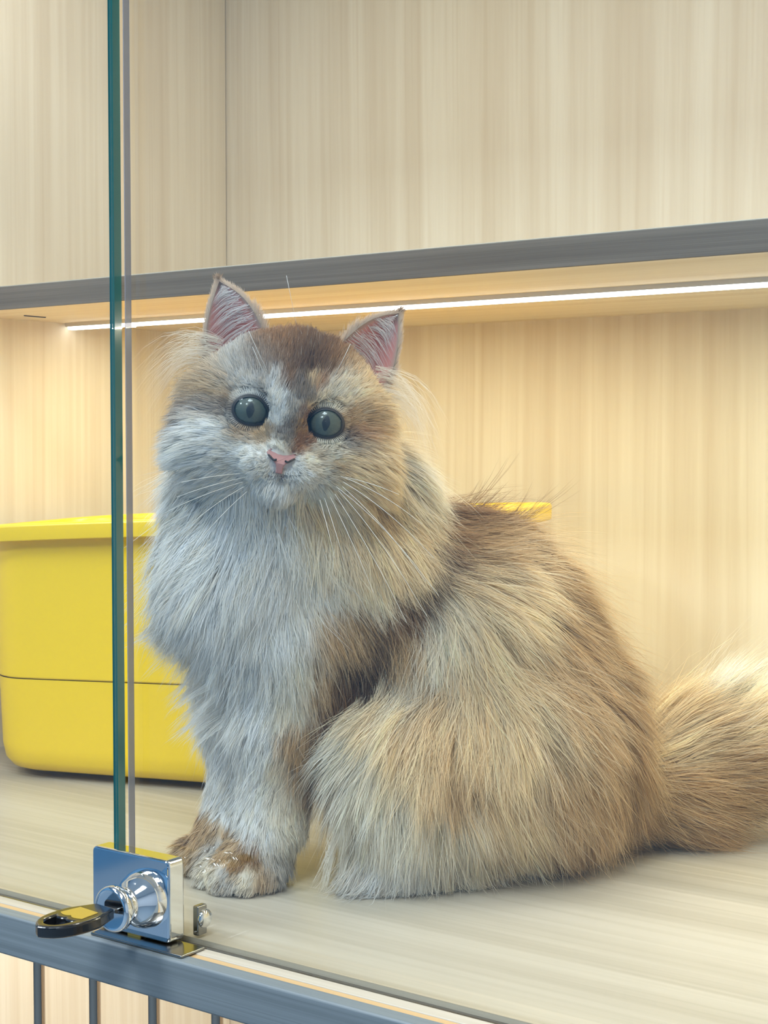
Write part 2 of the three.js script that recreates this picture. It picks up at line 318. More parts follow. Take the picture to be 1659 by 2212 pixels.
const prims = [];
const cap = (g, a, ra, b, rb, k = 0.016) => { const d = b.clone().sub(a), l2 = d.lengthSq(); prims.push({ t: 0, g, ax: a.x, ay: a.y, az: a.z, dx: d.x, dy: d.y, dz: d.z, l2, ra, rb, k }); };
const hell = (g, c, r, k = 0.012) => prims.push({ t: 1, g, c, r, k });
// torso
cap(CHEST, at(640, 1120, 0.965), 0.040, at(690, 1290, 0.985), 0.052, 0.03);
cap(CHEST, at(585, 1210, 0.955), 0.040, at(610, 1330, 0.965), 0.038, 0.03);
cap(CHEST, at(478, 1075, 0.960), 0.026, at(488, 1220, 0.955), 0.030, 0.03);
cap(CHEST, at(785, 1060, 0.970), 0.031, at(785, 1170, 0.970), 0.037, 0.03);
cap(BODY, at(790, 1250, 0.992), 0.050, at(1005, 1368, 0.998), 0.058, 0.03);
cap(BODY, at(1005, 1368, 0.998), 0.058, at(1105, 1560, 0.998), 0.062, 0.03);
cap(BODY, at(820, 1420, 0.990), 0.048, at(1095, 1620, 1.000), 0.064, 0.03);
cap(BODY, at(1105, 1560, 0.998), 0.062, at(1130, 1665, 0.998), 0.056, 0.03);
cap(BODY, at(905, 1235, 1.000), 0.034, at(1050, 1350, 1.003), 0.042, 0.03);
// near thigh and hind foot
cap(BODY, at(1060, 1600, 0.970), 0.050, at(905, 1660, 0.945), 0.042, 0.03);
cap(BODY, at(905, 1660, 0.945), 0.040, at(880, 1800, 0.945), 0.028, 0.025);
cap(BODY, at(990, 1830, 0.950), 0.020, at(810, 1880, 0.930), 0.014, 0.02);
// front legs: near, then far
cap(LEG, at(645, 1360, 0.955), 0.036, at(608, 1560, 0.950), 0.0245, 0.02);
cap(LEG, at(608, 1560, 0.950), 0.0245, at(588, 1770, 0.945), 0.0175, 0.015);
cap(LEG, at(588, 1770, 0.945), 0.0175, at(552, 1850, 0.935), 0.0155, 0.012);
cap(LEG, at(560, 1870, 0.945), 0.0135, at(505, 1880, 0.928), 0.0135, 0.012);
for (const [u, v, d, r] of [[458, 1893, 0.935, 0.0098], [490, 1899, 0.922, 0.0112], [533, 1901, 0.919, 0.0114], [572, 1893, 0.926, 0.0102]]) cap(LEG, at(u, v, d), r, at(u + 22, v - 26, d + 0.014), r * 0.95, 0.0045);
cap(LEG, at(560, 1380, 0.995), 0.034, at(540, 1560, 0.988), 0.0235, 0.02);
cap(LEG, at(540, 1560, 0.988), 0.0235, at(505, 1770, 0.980), 0.0160, 0.015);
cap(LEG, at(505, 1770, 0.980), 0.0160, at(455, 1835, 0.965), 0.0140, 0.012);
for (const [u, v, d, r] of [[400, 1850, 0.968, 0.0085], [425, 1858, 0.958, 0.0092], [452, 1862, 0.953, 0.0092]]) cap(LEG, at(u, v, d), r, at(u + 25, v - 20, d + 0.014), r, 0.0045);
// tail, sweeping round behind to the right
cap(TAIL, at(1290, 1700, 1.025), 0.030, at(1420, 1690, 1.040), 0.027, 0.02);
cap(TAIL, at(1420, 1690, 1.040), 0.027, at(1560, 1640, 1.050), 0.026, 0.015);
cap(TAIL, at(1560, 1640, 1.050), 0.026, at(1720, 1600, 1.050), 0.024, 0.015);
cap(TAIL, at(1720, 1600, 1.050), 0.024, at(1900, 1590, 1.045), 0.016, 0.015);
// neck and head
cap(CHEST, hp(0, -0.03, -0.040), 0.040, at(650, 1180, 0.970), 0.046, 0.02);
hell(HEAD, V(0, 0.003, -0.036), V(0.0545, 0.0465, 0.0500), 0.012);
hell(HEAD, V(0.029, -0.021, -0.022), V(0.0300, 0.0250, 0.0310), 0.012);
hell(HEAD, V(-0.029, -0.021, -0.022), V(0.0300, 0.0250, 0.0310), 0.012);
hell(HEAD, V(0.0090, -0.0275, 0.0060), V(0.0140, 0.0105, 0.0120), 0.006);
hell(HEAD, V(-0.0090, -0.0275, 0.0060), V(0.0140, 0.0105, 0.0120), 0.006);
hell(HEAD, V(0, -0.0390, 0.0010), V(0.0125, 0.0085, 0.0115), 0.006);
hell(HEAD, V(0, 0.000, 0.0030), V(0.0115, 0.0240, 0.0125), 0.008);
hell(HEAD, V(0, -0.0165, 0.0105), V(0.0080, 0.0090, 0.0085), 0.006);
const EYES = [V(-0.0218, 0, -0.0004), V(0.0218, 0, -0.0004)];
const hl = { x: 0, y: 0, z: 0 }, he = headI.elements;
let nearGroup = 0;
function sdf(x, y, z) {
  let d = 1e9, best = 1e9;
  const lx = he[0] * x + he[4] * y + he[8] * z + he[12], ly = he[1] * x + he[5] * y + he[9] * z + he[13], lz = he[2] * x + he[6] * y + he[10] * z + he[14];
  for (let i = 0; i < prims.length; i++) {
    const p = prims[i];
    let q;
    if (p.t === 0) {
      const px = x - p.ax, py = y - p.ay, pz = z - p.az, t = Math.min(1, Math.max(0, (px * p.dx + py * p.dy + pz * p.dz) / p.l2));
      const ex = px - p.dx * t, ey = py - p.dy * t, ez = pz - p.dz * t;
      q = Math.sqrt(ex * ex + ey * ey + ez * ez) - (p.ra + (p.rb - p.ra) * t);
    } else {
      const ex = lx - p.c.x, ey = ly - p.c.y, ez = lz - p.c.z, a = ex / p.r.x, b = ey / p.r.y, c = ez / p.r.z, k0 = Math.sqrt(a * a + b * b + c * c);
      const a2 = a / p.r.x, b2 = b / p.r.y, c2 = c / p.r.z, k1 = Math.sqrt(a2 * a2 + b2 * b2 + c2 * c2);
      q = k0 < 1e-6 ? -p.r.x : k0 * (k0 - 1) / k1;
    }
    if (q < best) { best = q; nearGroup = p.g; }
    const h = Math.max(0, p.k - Math.abs(d - q)) / p.k;
    d = Math.min(d, q) - h * h * p.k * 0.25;
  }
  for (const e of EYES) { // sockets, opening outward
    const sx = e.x > 0 ? 0.15 : -0.15, ex = lx - e.x, ey = ly - e.y, ez = lz - e.z, t = Math.min(0.02, Math.max(0, (ex * sx + ez) / (1 + sx * sx))), fx = ex - sx * t, fz = ez - t, r = 0.0131 + t * 0.13 - Math.sqrt(fx * fx + ey * ey + fz * fz);
    if (r > d) d = r;
  }
  const fl = 0.0012 - y; // flat on the deck
  return fl > d ? fl : d;
}
function gradient(x, y, z, out) {
  const e = 0.0012, a = sdf(x + e, y, z) - sdf(x - e, y, z), b = sdf(x, y + e, z) - sdf(x, y - e, z), c = sdf(x, y, z + e) - sdf(x, y, z - e), l = Math.hypot(a, b, c) || 1;
  return out.set(a / l, b / l, c / l);
}
// surface nets over the field
function surfaceNet(lo, hi, cell) {
  const nx = Math.ceil((hi.x - lo.x) / cell) + 1, ny = Math.ceil((hi.y - lo.y) / cell) + 1, nz = Math.ceil((hi.z - lo.z) / cell) + 1;
  const f = new Float32Array(nx * ny * nz), id = (i, j, k) => i + nx * (j + ny * k);
  // coarse pass skips cells far from the surface
  for (let k = 0; k < nz; k++) for (let j = 0; j < ny; j++) for (let i = 0; i < nx;) {
    const d = sdf(lo.x + i * cell, lo.y + j * cell, lo.z + k * cell), skip = Math.max(1, Math.floor((Math.abs(d) - 0.02) / cell * 0.8));
    for (let s = 0; s < skip && i < nx; s++, i++) f[id(i, j, k)] = d;
  }
  const cells = new Int32Array(nx * ny * nz).fill(-1), pos = [], idx = [];
  const corners = [[0, 0, 0], [1, 0, 0], [0, 1, 0], [1, 1, 0], [0, 0, 1], [1, 0, 1], [0, 1, 1], [1, 1, 1]], edges = [[0, 1], [2, 3], [4, 5], [6, 7], [0, 2], [1, 3], [4, 6], [5, 7], [0, 4], [1, 5], [2, 6], [3, 7]];
  for (let k = 0; k < nz - 1; k++) for (let j = 0; j < ny - 1; j++) for (let i = 0; i < nx - 1; i++) {
    const v = corners.map(([a, b, c]) => f[id(i + a, j + b, k + c)]);
    let n = 0, x = 0, y = 0, z = 0;
    for (const [a, b] of edges) if ((v[a] < 0) !== (v[b] < 0)) { const t = v[a] / (v[a] - v[b]), A = corners[a], B = corners[b]; x += A[0] + (B[0] - A[0]) * t; y += A[1] + (B[1] - A[1]) * t; z += A[2] + (B[2] - A[2]) * t; n++; }
    if (n) { cells[id(i, j, k)] = pos.length / 3; pos.push(lo.x + (i + x / n) * cell, lo.y + (j + y / n) * cell, lo.z + (k + z / n) * cell); }
  }
  const quad = (a, b, c, d, flip) => { if (a < 0 || b < 0 || c < 0 || d < 0) return; flip ? idx.push(a, c, b, b, c, d) : idx.push(a, b, c, b, d, c); };
  for (let k = 1; k < nz - 1; k++) for (let j = 1; j < ny - 1; j++) for (let i = 1; i < nx - 1; i++) {
    const s = f[id(i, j, k)] < 0;
    if (s !== f[id(i + 1, j, k)] < 0) quad(cells[id(i, j - 1, k - 1)], cells[id(i, j, k - 1)], cells[id(i, j - 1, k)], cells[id(i, j, k)], !s);
    if (s !== f[id(i, j + 1, k)] < 0) quad(cells[id(i - 1, j, k - 1)], cells[id(i - 1, j, k)], cells[id(i, j, k - 1)], cells[id(i, j, k)], !s);
    if (s !== f[id(i, j, k + 1)] < 0) quad(cells[id(i - 1, j - 1, k)], cells[id(i, j - 1, k)], cells[id(i - 1, j, k)], cells[id(i, j, k)], !s);
  }
  const g = new THREE.BufferGeometry();
  g.setAttribute('position', new THREE.Float32BufferAttribute(pos, 3));
  const nrm = new Float32Array(pos.length), n = V();
  for (let i = 0; i < pos.length; i += 3) { gradient(pos[i], pos[i + 1], pos[i + 2], n); n.toArray(nrm, i); }
  g.setAttribute('normal', new THREE.BufferAttribute(nrm, 3));
  g.setIndex(idx);
  return g;
}
const bodyGeo = surfaceNet(V(-0.18, -0.004, -0.16), V(0.36, 0.36, 0.125), 0.0032);

// ---- coat pattern and coat flow: values set at points of the body, blended by nearness
const C = { white: [0.88, 0.86, 0.82], cream: [0.84, 0.68, 0.45], pale: [0.85, 0.78, 0.655], snow: [0.92, 0.91, 0.88], tan: [0.62, 0.445, 0.255], camel: [0.84, 0.68, 0.45], umber: [0.66, 0.46, 0.25], gold: [0.60, 0.38, 0.17], brown: [0.31, 0.17, 0.08], dark: [0.135, 0.085, 0.055], grey: [0.36, 0.30, 0.25], rust: [0.46, 0.26, 0.14], greyw: [0.62, 0.58, 0.53] };
const field = (rows, make) => rows.map((r) => ({ p: make(r), r }));
const hpx = (r) => { const x = (r[0] - 623) * hs, y = (901 - r[1]) * hs; return { x: x * Math.cos(-ROLL) - y * Math.sin(-ROLL), y: x * Math.sin(-ROLL) + y * Math.cos(-ROLL) }; };
// head pattern: picture position, reach in pixels, colour
const headCol = field([
  [640, 715, 55, C.brown], [700, 720, 50, C.dark], [590, 715, 35, C.brown], [750, 735, 35, C.brown], [660, 770, 45, C.dark], [600, 760, 40, C.brown], [720, 775, 35, C.brown],
  [565, 790, 40, C.grey], [500, 790, 40, C.greyw], [440, 800, 40, C.tan], [400, 850, 35, C.grey], [410, 900, 28, C.grey], [470, 830, 28, C.tan], [470, 880, 20, C.grey],
  [545, 838, 26, C.white], [590, 830, 16, C.white], [598, 862, 12, C.white], [603, 900, 11, C.white], [620, 830, 14, C.brown], [640, 840, 14, C.grey], [655, 820, 10, C.dark], [660, 860, 10, C.grey], [675, 830, 11, C.cream], [690, 835, 12, C.rust],
  [640, 890, 14, C.greyw], [660, 895, 12, C.rust], [670, 880, 8, C.cream], [650, 925, 13, C.gold], [632, 920, 10, C.grey], [618, 945, 12, C.grey], [655, 950, 12, C.rust], [612, 965, 14, C.pale], [640, 968, 12, C.rust],
  [740, 840, 30, C.pale], [710, 855, 18, C.pale], [790, 830, 35, C.camel], [770, 780, 35, C.tan], [830, 870, 35, C.camel], [780, 900, 26, C.tan], [775, 930, 16, C.rust], [850, 930, 40, C.camel], [760, 955, 18, C.grey], [720, 965, 18, C.pale], [800, 965, 26, C.camel], [870, 970, 40, C.cream],
  [520, 935, 16, C.tan], [560, 945, 16, C.tan], [500, 915, 14, C.greyw], [450, 925, 26, C.white], [430, 960, 40, C.white], [500, 970, 35, C.white], [560, 990, 28, C.white], [470, 1010, 50, C.white], [400, 1000, 50, C.white],
  [585, 1000, 14, C.white], [640, 1000, 14, C.white], [610, 1060, 26, C.white], [560, 1050, 35, C.white], [680, 1000, 22, C.pale], [690, 985, 10, C.tan], [720, 1010, 14, C.tan], [680, 1030, 26, C.white], [740, 1030, 35, C.cream], [800, 1020, 40, C.cream], [860, 1040, 50, C.cream], [700, 1080, 40, C.pale], [605, 1034, 9, C.grey],
], (r) => { const q = hpx(r); return V(q.x, q.y, 0); });
const bodyCol = field([
  [360, 1100, .95, 60, C.white], [420, 1180, .93, 60, C.white], [350, 1200, .95, 60, C.white], [500, 1150, .91, 60, C.white], [600, 1150, .91, 60, C.white], [700, 1160, .91, 55, C.pale], [780, 1150, .93, 50, C.cream], [850, 1100, .95, 50, C.cream], [900, 1040, .96, 45, C.pale], [680, 1090, .9, 30, C.cream], [760, 1210, .93, 40, C.pale], [660, 1230, .91, 50, C.white],
  [890, 1180, .97, 35, C.grey], [880, 1240, .97, 38, C.dark], [830, 1280, .95, 38, C.brown], [800, 1330, .95, 35, C.dark], [740, 1290, .93, 30, C.tan], [720, 1330, .93, 35, C.tan], [690, 1290, .92, 26, C.tan], [770, 1390, .95, 35, C.dark], [740, 1450, .95, 35, C.brown], [850, 1330, .95, 35, C.tan], [870, 1370, .94, 25, C.tan],  // right of the neck: dark markings with shadow mixed into the colour
  [420, 1300, .93, 60, C.white], [520, 1280, .91, 60, C.white], [600, 1330, .91, 50, C.white], [540, 1400, .92, 60, C.white], [640, 1400, .92, 40, C.pale], [690, 1430, .93, 28, C.tan],
  [480, 1500, .93, 60, C.white], [560, 1500, .92, 50, C.white], [620, 1490, .93, 35, C.pale], [655, 1560, .93, 30, C.tan], [650, 1620, .93, 28, C.tan], [600, 1640, .92, 25, C.pale], [540, 1620, .92, 45, C.white], [470, 1650, .93, 40, C.white], [540, 1730, .92, 45, C.white], [610, 1720, .93, 35, C.pale], [560, 1790, .92, 30, C.white], [600, 1850, .93, 30, C.greyw], [630, 1800, .94, 30, C.pale],
  [500, 1840, .92, 22, C.tan], [540, 1845, .92, 18, C.brown], [570, 1880, .92, 16, C.tan], [490, 1890, .915, 18, C.greyw], [535, 1885, .915, 14, C.pale], [450, 1880, .93, 18, C.pale], [510, 1865, .915, 12, C.brown], [410, 1810, .97, 30, C.tan], [450, 1860, .95, 22, C.greyw],
  [680, 1650, .96, 40, C.tan], [690, 1560, .96, 40, C.brown], [720, 1500, .96, 35, C.brown],
  [950, 1110, 1.0, 45, C.brown], [1020, 1090, 1.0, 40, C.brown], [930, 1170, .97, 35, C.brown], [1000, 1170, .97, 45, C.tan], [1090, 1160, 1.0, 50, C.tan], [1080, 1210, .97, 45, C.cream], [1180, 1220, 1.0, 50, C.tan], [1200, 1300, .97, 50, C.tan], [1290, 1350, 1.0, 50, C.tan], [980, 1260, .95, 45, C.cream], [940, 1300, .95, 40, C.pale], [1050, 1330, .95, 50, C.cream], [1150, 1400, .95, 50, C.tan], [1250, 1450, .97, 50, C.tan], [1330, 1550, 1.0, 50, C.tan],
  [900, 1430, .94, 45, C.pale], [850, 1480, .94, 40, C.cream], [960, 1450, .94, 35, C.tan], [1000, 1480, .93, 45, C.cream], [1080, 1450, .94, 40, C.cream], [1100, 1530, .93, 45, C.cream], [820, 1560, .93, 40, C.pale], [900, 1580, .92, 45, C.cream], [980, 1600, .92, 40, C.tan], [1050, 1640, .92, 45, C.cream], [1180, 1580, .94, 50, C.tan], [1270, 1650, .97, 50, C.tan], [850, 1680, .92, 45, C.pale], [950, 1710, .92, 45, C.pale], [780, 1760, .93, 45, C.pale], [860, 1800, .92, 50, C.white], [980, 1800, .92, 50, C.pale], [1080, 1740, .93, 45, C.cream], [1180, 1720, .95, 45, C.tan], [1120, 1830, .94, 40, C.cream], [1200, 1850, .95, 40, C.brown], [1290, 1780, .98, 45, C.tan], [1330, 1840, 1.0, 35, C.grey], [1060, 1890, .93, 35, C.tan], [960, 1900, .92, 40, C.pale], [820, 1880, .92, 40, C.greyw],
  [1400, 1600, 1.03, 45, C.cream], [1480, 1540, 1.04, 45, C.snow], [1580, 1500, 1.05, 60, C.snow], [1660, 1500, 1.05, 60, C.snow], [1450, 1630, 1.02, 35, C.tan], [1560, 1600, 1.03, 40, C.cream], [1650, 1600, 1.03, 40, C.tan], [1420, 1690, 1.02, 30, C.umber], [1520, 1680, 1.02, 40, C.umber], [1620, 1680, 1.02, 45, C.umber], [1450, 1760, 1.02, 45, C.umber], [1560, 1760, 1.03, 45, C.camel], [1650, 1760, 1.03, 45, C.umber], [1720, 1650, 1.03, 50, C.umber],  // pale tail top, whitened so its colour carries the backlight
], (r) => at(r[0], r[1], r[2]));
function blendColor(list, x, y, z, zs, scale, R, out) {
  let w = 0, r = 0, g = 0, b = 0;
  for (const { p, r: row } of list) {
    const s = row[R] * scale, dx = x - p.x, dy = y - p.y, dz = (z - p.z) * zs, q = (dx * dx + dy * dy + dz * dz) / (s * s);
    const k = q < 14 ? Math.exp(-q * 1.1) : 1e-7 / (1 + q), c = row[R + 1];
    w += k; r += k * c[0]; g += k * c[1]; b += k * c[2];
  }
  out[0] = r / w; out[1] = g / w; out[2] = b / w;
}
const tmpL = V();
function coatColor(p, g, out) {
  if (g === HEAD) {
    tmpL.copy(p).applyMatrix4(headI);
    const k = 1 + Math.max(0, -tmpL.z - 0.02) * 4; // towards the crown and cheeks the pattern follows the round of the skull
    blendColor(headCol, tmpL.x * Math.min(k, 1.1), tmpL.y, 0, 0, hs, 2, out);
    if (tmpL.z < -0.05) { const t = smooth(-tmpL.z, 0.05, 0.075); for (let c = 0; c < 3; c++) out[c] += ((tmpL.y > -0.01 ? C.brown : C.cream)[c] - out[c]) * t; }
  } else blendColor(bodyCol, p.x, p.y, p.z, 0.35, 0.95 / FOCAL, 3, out);
}
// flow: picture position, distance, direction (right, down, towards the viewer), length in mm, lift
const flow = field([
  [400, 1080, .95, -.7, .75, .1, 34, .35], [350, 1150, .95, -.9, .5, .1, 40, .6], [430, 1230, .95, -.9, .5, .1, 42, .65], [430, 1180, .93, -.5, .85, .1, 36, .35], [560, 1120, .90, -.1, 1, .1, 32, .3], [560, 1200, .91, -.2, 1, 0, 38, .3], [640, 1150, .90, 0, 1, .1, 36, .3], [700, 1150, .91, .15, 1, .1, 40, .3], [820, 1120, .93, .35, .95, .1, 42, .3], [900, 1060, .95, .45, .9, 0, 42, .35], [860, 1200, .95, .4, .9, 0, 40, .3], [430, 1300, .94, -.85, .6, .1, 44, .65], [455, 1400, .95, -.8, .7, .1, 42, .6], [500, 1300, .91, -.4, .95, .1, 32, .35], [620, 1320, .91, .1, 1, 0, 32, .3], [720, 1330, .93, .55, .85, 0, 32, .25], [780, 1400, .95, .55, .85, 0, 30, .25], [690, 1430, .93, .4, .9, 0, 30, .25],
  [470, 1430, .93, -.7, .75, .1, 34, .45], [480, 1520, .93, -.5, .9, .1, 24, .3], [560, 1480, .92, -.25, 1, 0, 26, .25], [620, 1560, .93, -.3, .95, 0, 20, .25], [520, 1650, .92, -.3, 1, 0, 16, .25], [600, 1700, .92, -.15, 1, 0, 16, .25], [470, 1720, .93, -.55, .85, 0, 16, .3], [550, 1800, .92, -.15, 1, 0, 11, .2], [610, 1820, .94, .3, 1, 0, 16, .25], [520, 1860, .915, -.3, .8, .3, 5, .2], [500, 1900, .915, -.3, .9, .1, 4.5, .2], [430, 1830, .96, -.5, .5, .4, 9, .3],
  [940, 1150, .99, .85, -.3, 0, 44, .4], [1010, 1140, 1.0, .95, -.15, 0, 46, .35], [1090, 1170, 1.0, 1, .0, 0, 46, .35], [1000, 1220, .96, .9, .3, 0, 46, .3], [1150, 1230, .98, .9, .4, 0, 48, .3], [1250, 1330, .99, .8, .6, 0, 52, .35], [1330, 1480, 1.0, .55, .85, 0, 50, .3], [900, 1310, .95, .2, 1, .1, 44, .3], [960, 1350, .94, .35, .95, 0, 48, .25], [1060, 1340, .95, .6, .8, 0, 52, .25], [1150, 1450, .94, .5, .88, 0, 54, .25], [1240, 1550, .97, .42, .92, 0, 50, .25], [1100, 1600, .93, .32, .95, 0, 50, .25], [1000, 1530, .92, .12, 1, 0, 54, .25], [920, 1480, .93, -.05, 1, .1, 54, .25], [830, 1460, .93, -.5, .88, .1, 54, .3], [780, 1530, .93, -.75, .65, .1, 46, .3], [850, 1650, .92, -.2, 1, 0, 48, .25], [760, 1740, .93, -.35, .95, 0, 42, .25], [900, 1790, .92, 0, 1, .1, 44, .25], [800, 1850, .93, -.2, 1, .1, 36, .25], [1050, 1780, .93, .22, .97, .1, 44, .25], [1200, 1790, .95, .38, .93, 0, 40, .25], [1290, 1690, .97, .45, .9, 0, 44, .25], [1330, 1810, .99, .75, .55, 0, 40, .25], [1100, 1880, .93, .25, .95, .2, 30, .25],
  [1430, 1590, 1.03, .7, -.75, 0, 80, .85], [1550, 1540, 1.04, .75, -.65, 0, 66, .75], [1650, 1520, 1.05, .75, -.65, 0, 66, .75], [1500, 1640, 1.02, .95, -.3, 0, 52, .3], [1620, 1620, 1.02, .95, -.35, 0, 52, .3], [1430, 1710, 1.02, 1, .05, 0, 52, .25], [1560, 1710, 1.02, 1, .1, 0, 52, .25], [1450, 1770, 1.03, .9, .45, 0, 56, .5], [1600, 1770, 1.03, .9, .45, 0, 56, .5],
], (r) => at(r[0], r[1], r[2]));
const NOSE = V(0, -0.024, 0.018);
const fo = { d: V(), len: 0, lift: 0 };
function coatFlow(p, g, n) {
  if (g === HEAD) {
    tmpL.copy(p).applyMatrix4(headI);
    const x = tmpL.x, y = tmpL.y, z = tmpL.z;
    // outward from the nose, round each eye, then sweeping down the cheeks
    const d = V(x - NOSE.x, y - NOSE.y, (z - NOSE.z) * 0.4), r = d.length();
    d.normalize();
    if (Math.abs(x) < 0.011 && y > -0.02) { d.x *= 0.3; d.normalize(); }
    for (const e of EYES) { const ex = x - e.x, ey = y - e.y, q = Math.hypot(ex, ey); if (q < 0.024) { const k = 0.9 * (1 - q / 0.024); d.x += k * ex / q; d.y += k * ey / q; } }
    const side = smooth(Math.abs(x), 0.026, 0.05) * (1 - smooth(y, 0.012, 0.03));
    d.y -= 0.55 * side; d.x += 0.2 * side * Math.sign(x);
    if (y < -0.034) { d.y -= 0.6; }
    d.normalize();
    let len = 3.2 + 5.5 * smooth(r, 0.012, 0.045) + 4 * smooth(r, 0.05, 0.075);
    len += side * 17 * smooth(Math.abs(x), 0.03, 0.055) + 14 * smooth(-y, 0.03, 0.048) * (z > -0.01 ? 0.5 : 1.2) + 14 * smooth(-z, 0.03, 0.07);
    let lift = 0.28 + 0.3 * smooth(y, 0.03, 0.05) + 0.3 * side;
    for (const e of EYES) { const q = Math.hypot(x - e.x, y - e.y); if (q < 0.02) { len = Math.min(len, 2.2 + (q - 0.011) * 500); lift = 0.22; } }
    if (r < 0.014) len = Math.min(len, 2.0);
    fo.len = len / 1000; fo.lift = lift;
    fo.d.copy(d).transformDirection(headM);
  } else {
    let w = 0, dx = 0, dy = 0, dz = 0, len = 0, lift = 0;
    for (const { p: q, r } of flow) {
      const ex = p.x - q.x, ey = p.y - q.y, ez = (p.z - q.z) * 0.4, s = (ex * ex + ey * ey + ez * ez) / (0.021 * 0.021), k = s < 12 ? Math.exp(-s) : 1e-6 / (1 + s);
      w += k; dx += k * r[3]; dy -= k * r[4]; dz += k * r[5]; len += k * r[6]; lift += k * r[7];
    }
    fo.d.set(dx / w, dy / w, dz / w).normalize(); fo.len = len / w / 1000; fo.lift = lift / w;
  }
  if (g !== TAIL && n.z < -0.25) fo.len *= 0.5;
  // lie along the skin
  const k = fo.d.dot(n);
  fo.d.addScaledVector(n, -k * 0.85).normalize();
}

// skin wears the colour of the coat above it
{
  const p = bodyGeo.attributes.position, n = bodyGeo.attributes.normal, col = new Float32Array(p.count * 3), q = V(), c = [0, 0, 0];
  for (let i = 0; i < p.count; i++) { q.fromBufferAttribute(p, i); sdf(q.x, q.y, q.z); coatColor(q, nearGroup, c); for (let k = 0; k < 3; k++) col[i * 3 + k] = c[k] * 0.8; }
  bodyGeo.setAttribute('color', new THREE.BufferAttribute(col, 3));
}
mesh('body', bodyGeo, std({ vertexColors: true, roughness: 0.9 }), cat);

// ---- hair: clumps follow the flow, strands follow their clump
const furMat = phys({ vertexColors: true, roughness: 1, transmission: 0.38, thickness: 0, specularIntensity: 0.3 });
class Fur {
  constructor(max, segs) { this.S = segs; this.per = segs * 2 + 1; this.pos = new Float32Array(max * this.per * 3); this.nor = new Float32Array(max * this.per * 3); this.col = new Float32Array(max * this.per * 3); this.n = 0; this.max = max; }
  // pts: S+1 points; n: skin normal at the root; w: width
  strand(pts, n, w, c0, c1) {
    if (this.n >= this.max) return;
    const S = this.S, base = this.n * this.per;
    const tx = pts[3] - pts[0], ty = pts[4] - pts[1], tz = pts[5] - pts[2];
    const roll = gauss() * 0.55, cr = Math.cos(roll), sr = Math.sin(roll);
    // across = t x n, turned about t a little
    let ax = ty * n.z - tz * n.y, ay = tz * n.x - tx * n.z, az = tx * n.y - ty * n.x, al = Math.hypot(ax, ay, az) || 1;
    ax /= al; ay /= al; az /= al;
    let tl = Math.hypot(tx, ty, tz) || 1;
    const ux = tx / tl, uy = ty / tl, uz = tz / tl, bx = ay * uz - az * uy, by = az * ux - ax * uz, bz = ax * uy - ay * ux; // b is the outward side
    const wx = ax * cr + bx * sr, wy = ay * cr + by * sr, wz = az * cr + bz * sr;
    const sgn = (bx * n.x + by * n.y + bz * n.z) < 0 ? -1 : 1;
    let nx = (bx * cr - ax * sr) * sgn, ny = (by * cr - ay * sr) * sgn, nz = (bz * cr - az * sr) * sgn;
    nx = nx * 0.5 + n.x * 0.6; ny = ny * 0.5 + n.y * 0.6; nz = nz * 0.5 + n.z * 0.6; const nl = Math.hypot(nx, ny, nz) || 1;
    for (let s = 0; s <= S; s++) {
      const t = s / S, hw = 0.5 * w * (1 - 0.75 * t * t), k = c1 ? t * t * (3 - 2 * t) : 0;
      for (let e = 0; e < (s === S ? 1 : 2); e++) {
        const o = (base + s * 2 + e) * 3, m = s === S ? 0 : e ? hw : -hw;
        this.pos[o] = pts[s * 3] + wx * m; this.pos[o + 1] = pts[s * 3 + 1] + wy * m; this.pos[o + 2] = pts[s * 3 + 2] + wz * m;
        this.nor[o] = nx / nl; this.nor[o + 1] = ny / nl; this.nor[o + 2] = nz / nl;
        this.col[o] = c0[0] + (c1[0] - c0[0]) * k; this.col[o + 1] = c0[1] + (c1[1] - c0[1]) * k; this.col[o + 2] = c0[2] + (c1[2] - c0[2]) * k;
      }
    }
    this.n++;
  }
  build(name, parent, label) {
    const S = this.S, per = this.per, N = this.n, idx = new Uint32Array(N * (S * 2 - 1) * 3);
    let o = 0;
    for (let i = 0; i < N; i++) {
      const b = i * per;
      for (let s = 0; s < S - 1; s++) { const a = b + s * 2; idx[o++] = a; idx[o++] = a + 1; idx[o++] = a + 2; idx[o++] = a + 1; idx[o++] = a + 3; idx[o++] = a + 2; }
      const a = b + (S - 1) * 2; idx[o++] = a; idx[o++] = a + 1; idx[o++] = a + 2;
    }
    // wind each strand so that its face looks the way its normal does
    const P = this.pos, Q = this.nor;
    for (let i = 0, f = 0; i < N; i++, f += (S * 2 - 1) * 3) {
      const b = i * per * 3, x1 = P[b + 3] - P[b], y1 = P[b + 4] - P[b + 1], z1 = P[b + 5] - P[b + 2], x2 = P[b + 6] - P[b], y2 = P[b + 7] - P[b + 1], z2 = P[b + 8] - P[b + 2];
      if ((y1 * z2 - z1 * y2) * Q[b] + (z1 * x2 - x1 * z2) * Q[b + 1] + (x1 * y2 - y1 * x2) * Q[b + 2] < 0) for (let k = f; k < f + (S * 2 - 1) * 3; k += 3) { const t = idx[k + 1]; idx[k + 1] = idx[k + 2]; idx[k + 2] = t; }
    }
    const g = new THREE.BufferGeometry(), cut = (a) => new THREE.BufferAttribute(a.subarray(0, N * per * 3), 3);
    g.setAttribute('position', cut(P)); g.setAttribute('normal', cut(Q)); g.setAttribute('color', cut(this.col)); g.setIndex(new THREE.BufferAttribute(idx, 1));
    const m = mesh(name, g, furMat, parent);
    m.userData = { kind: 'stuff' };
    if (label) m.userData.label = label;
    return m;
  }
}
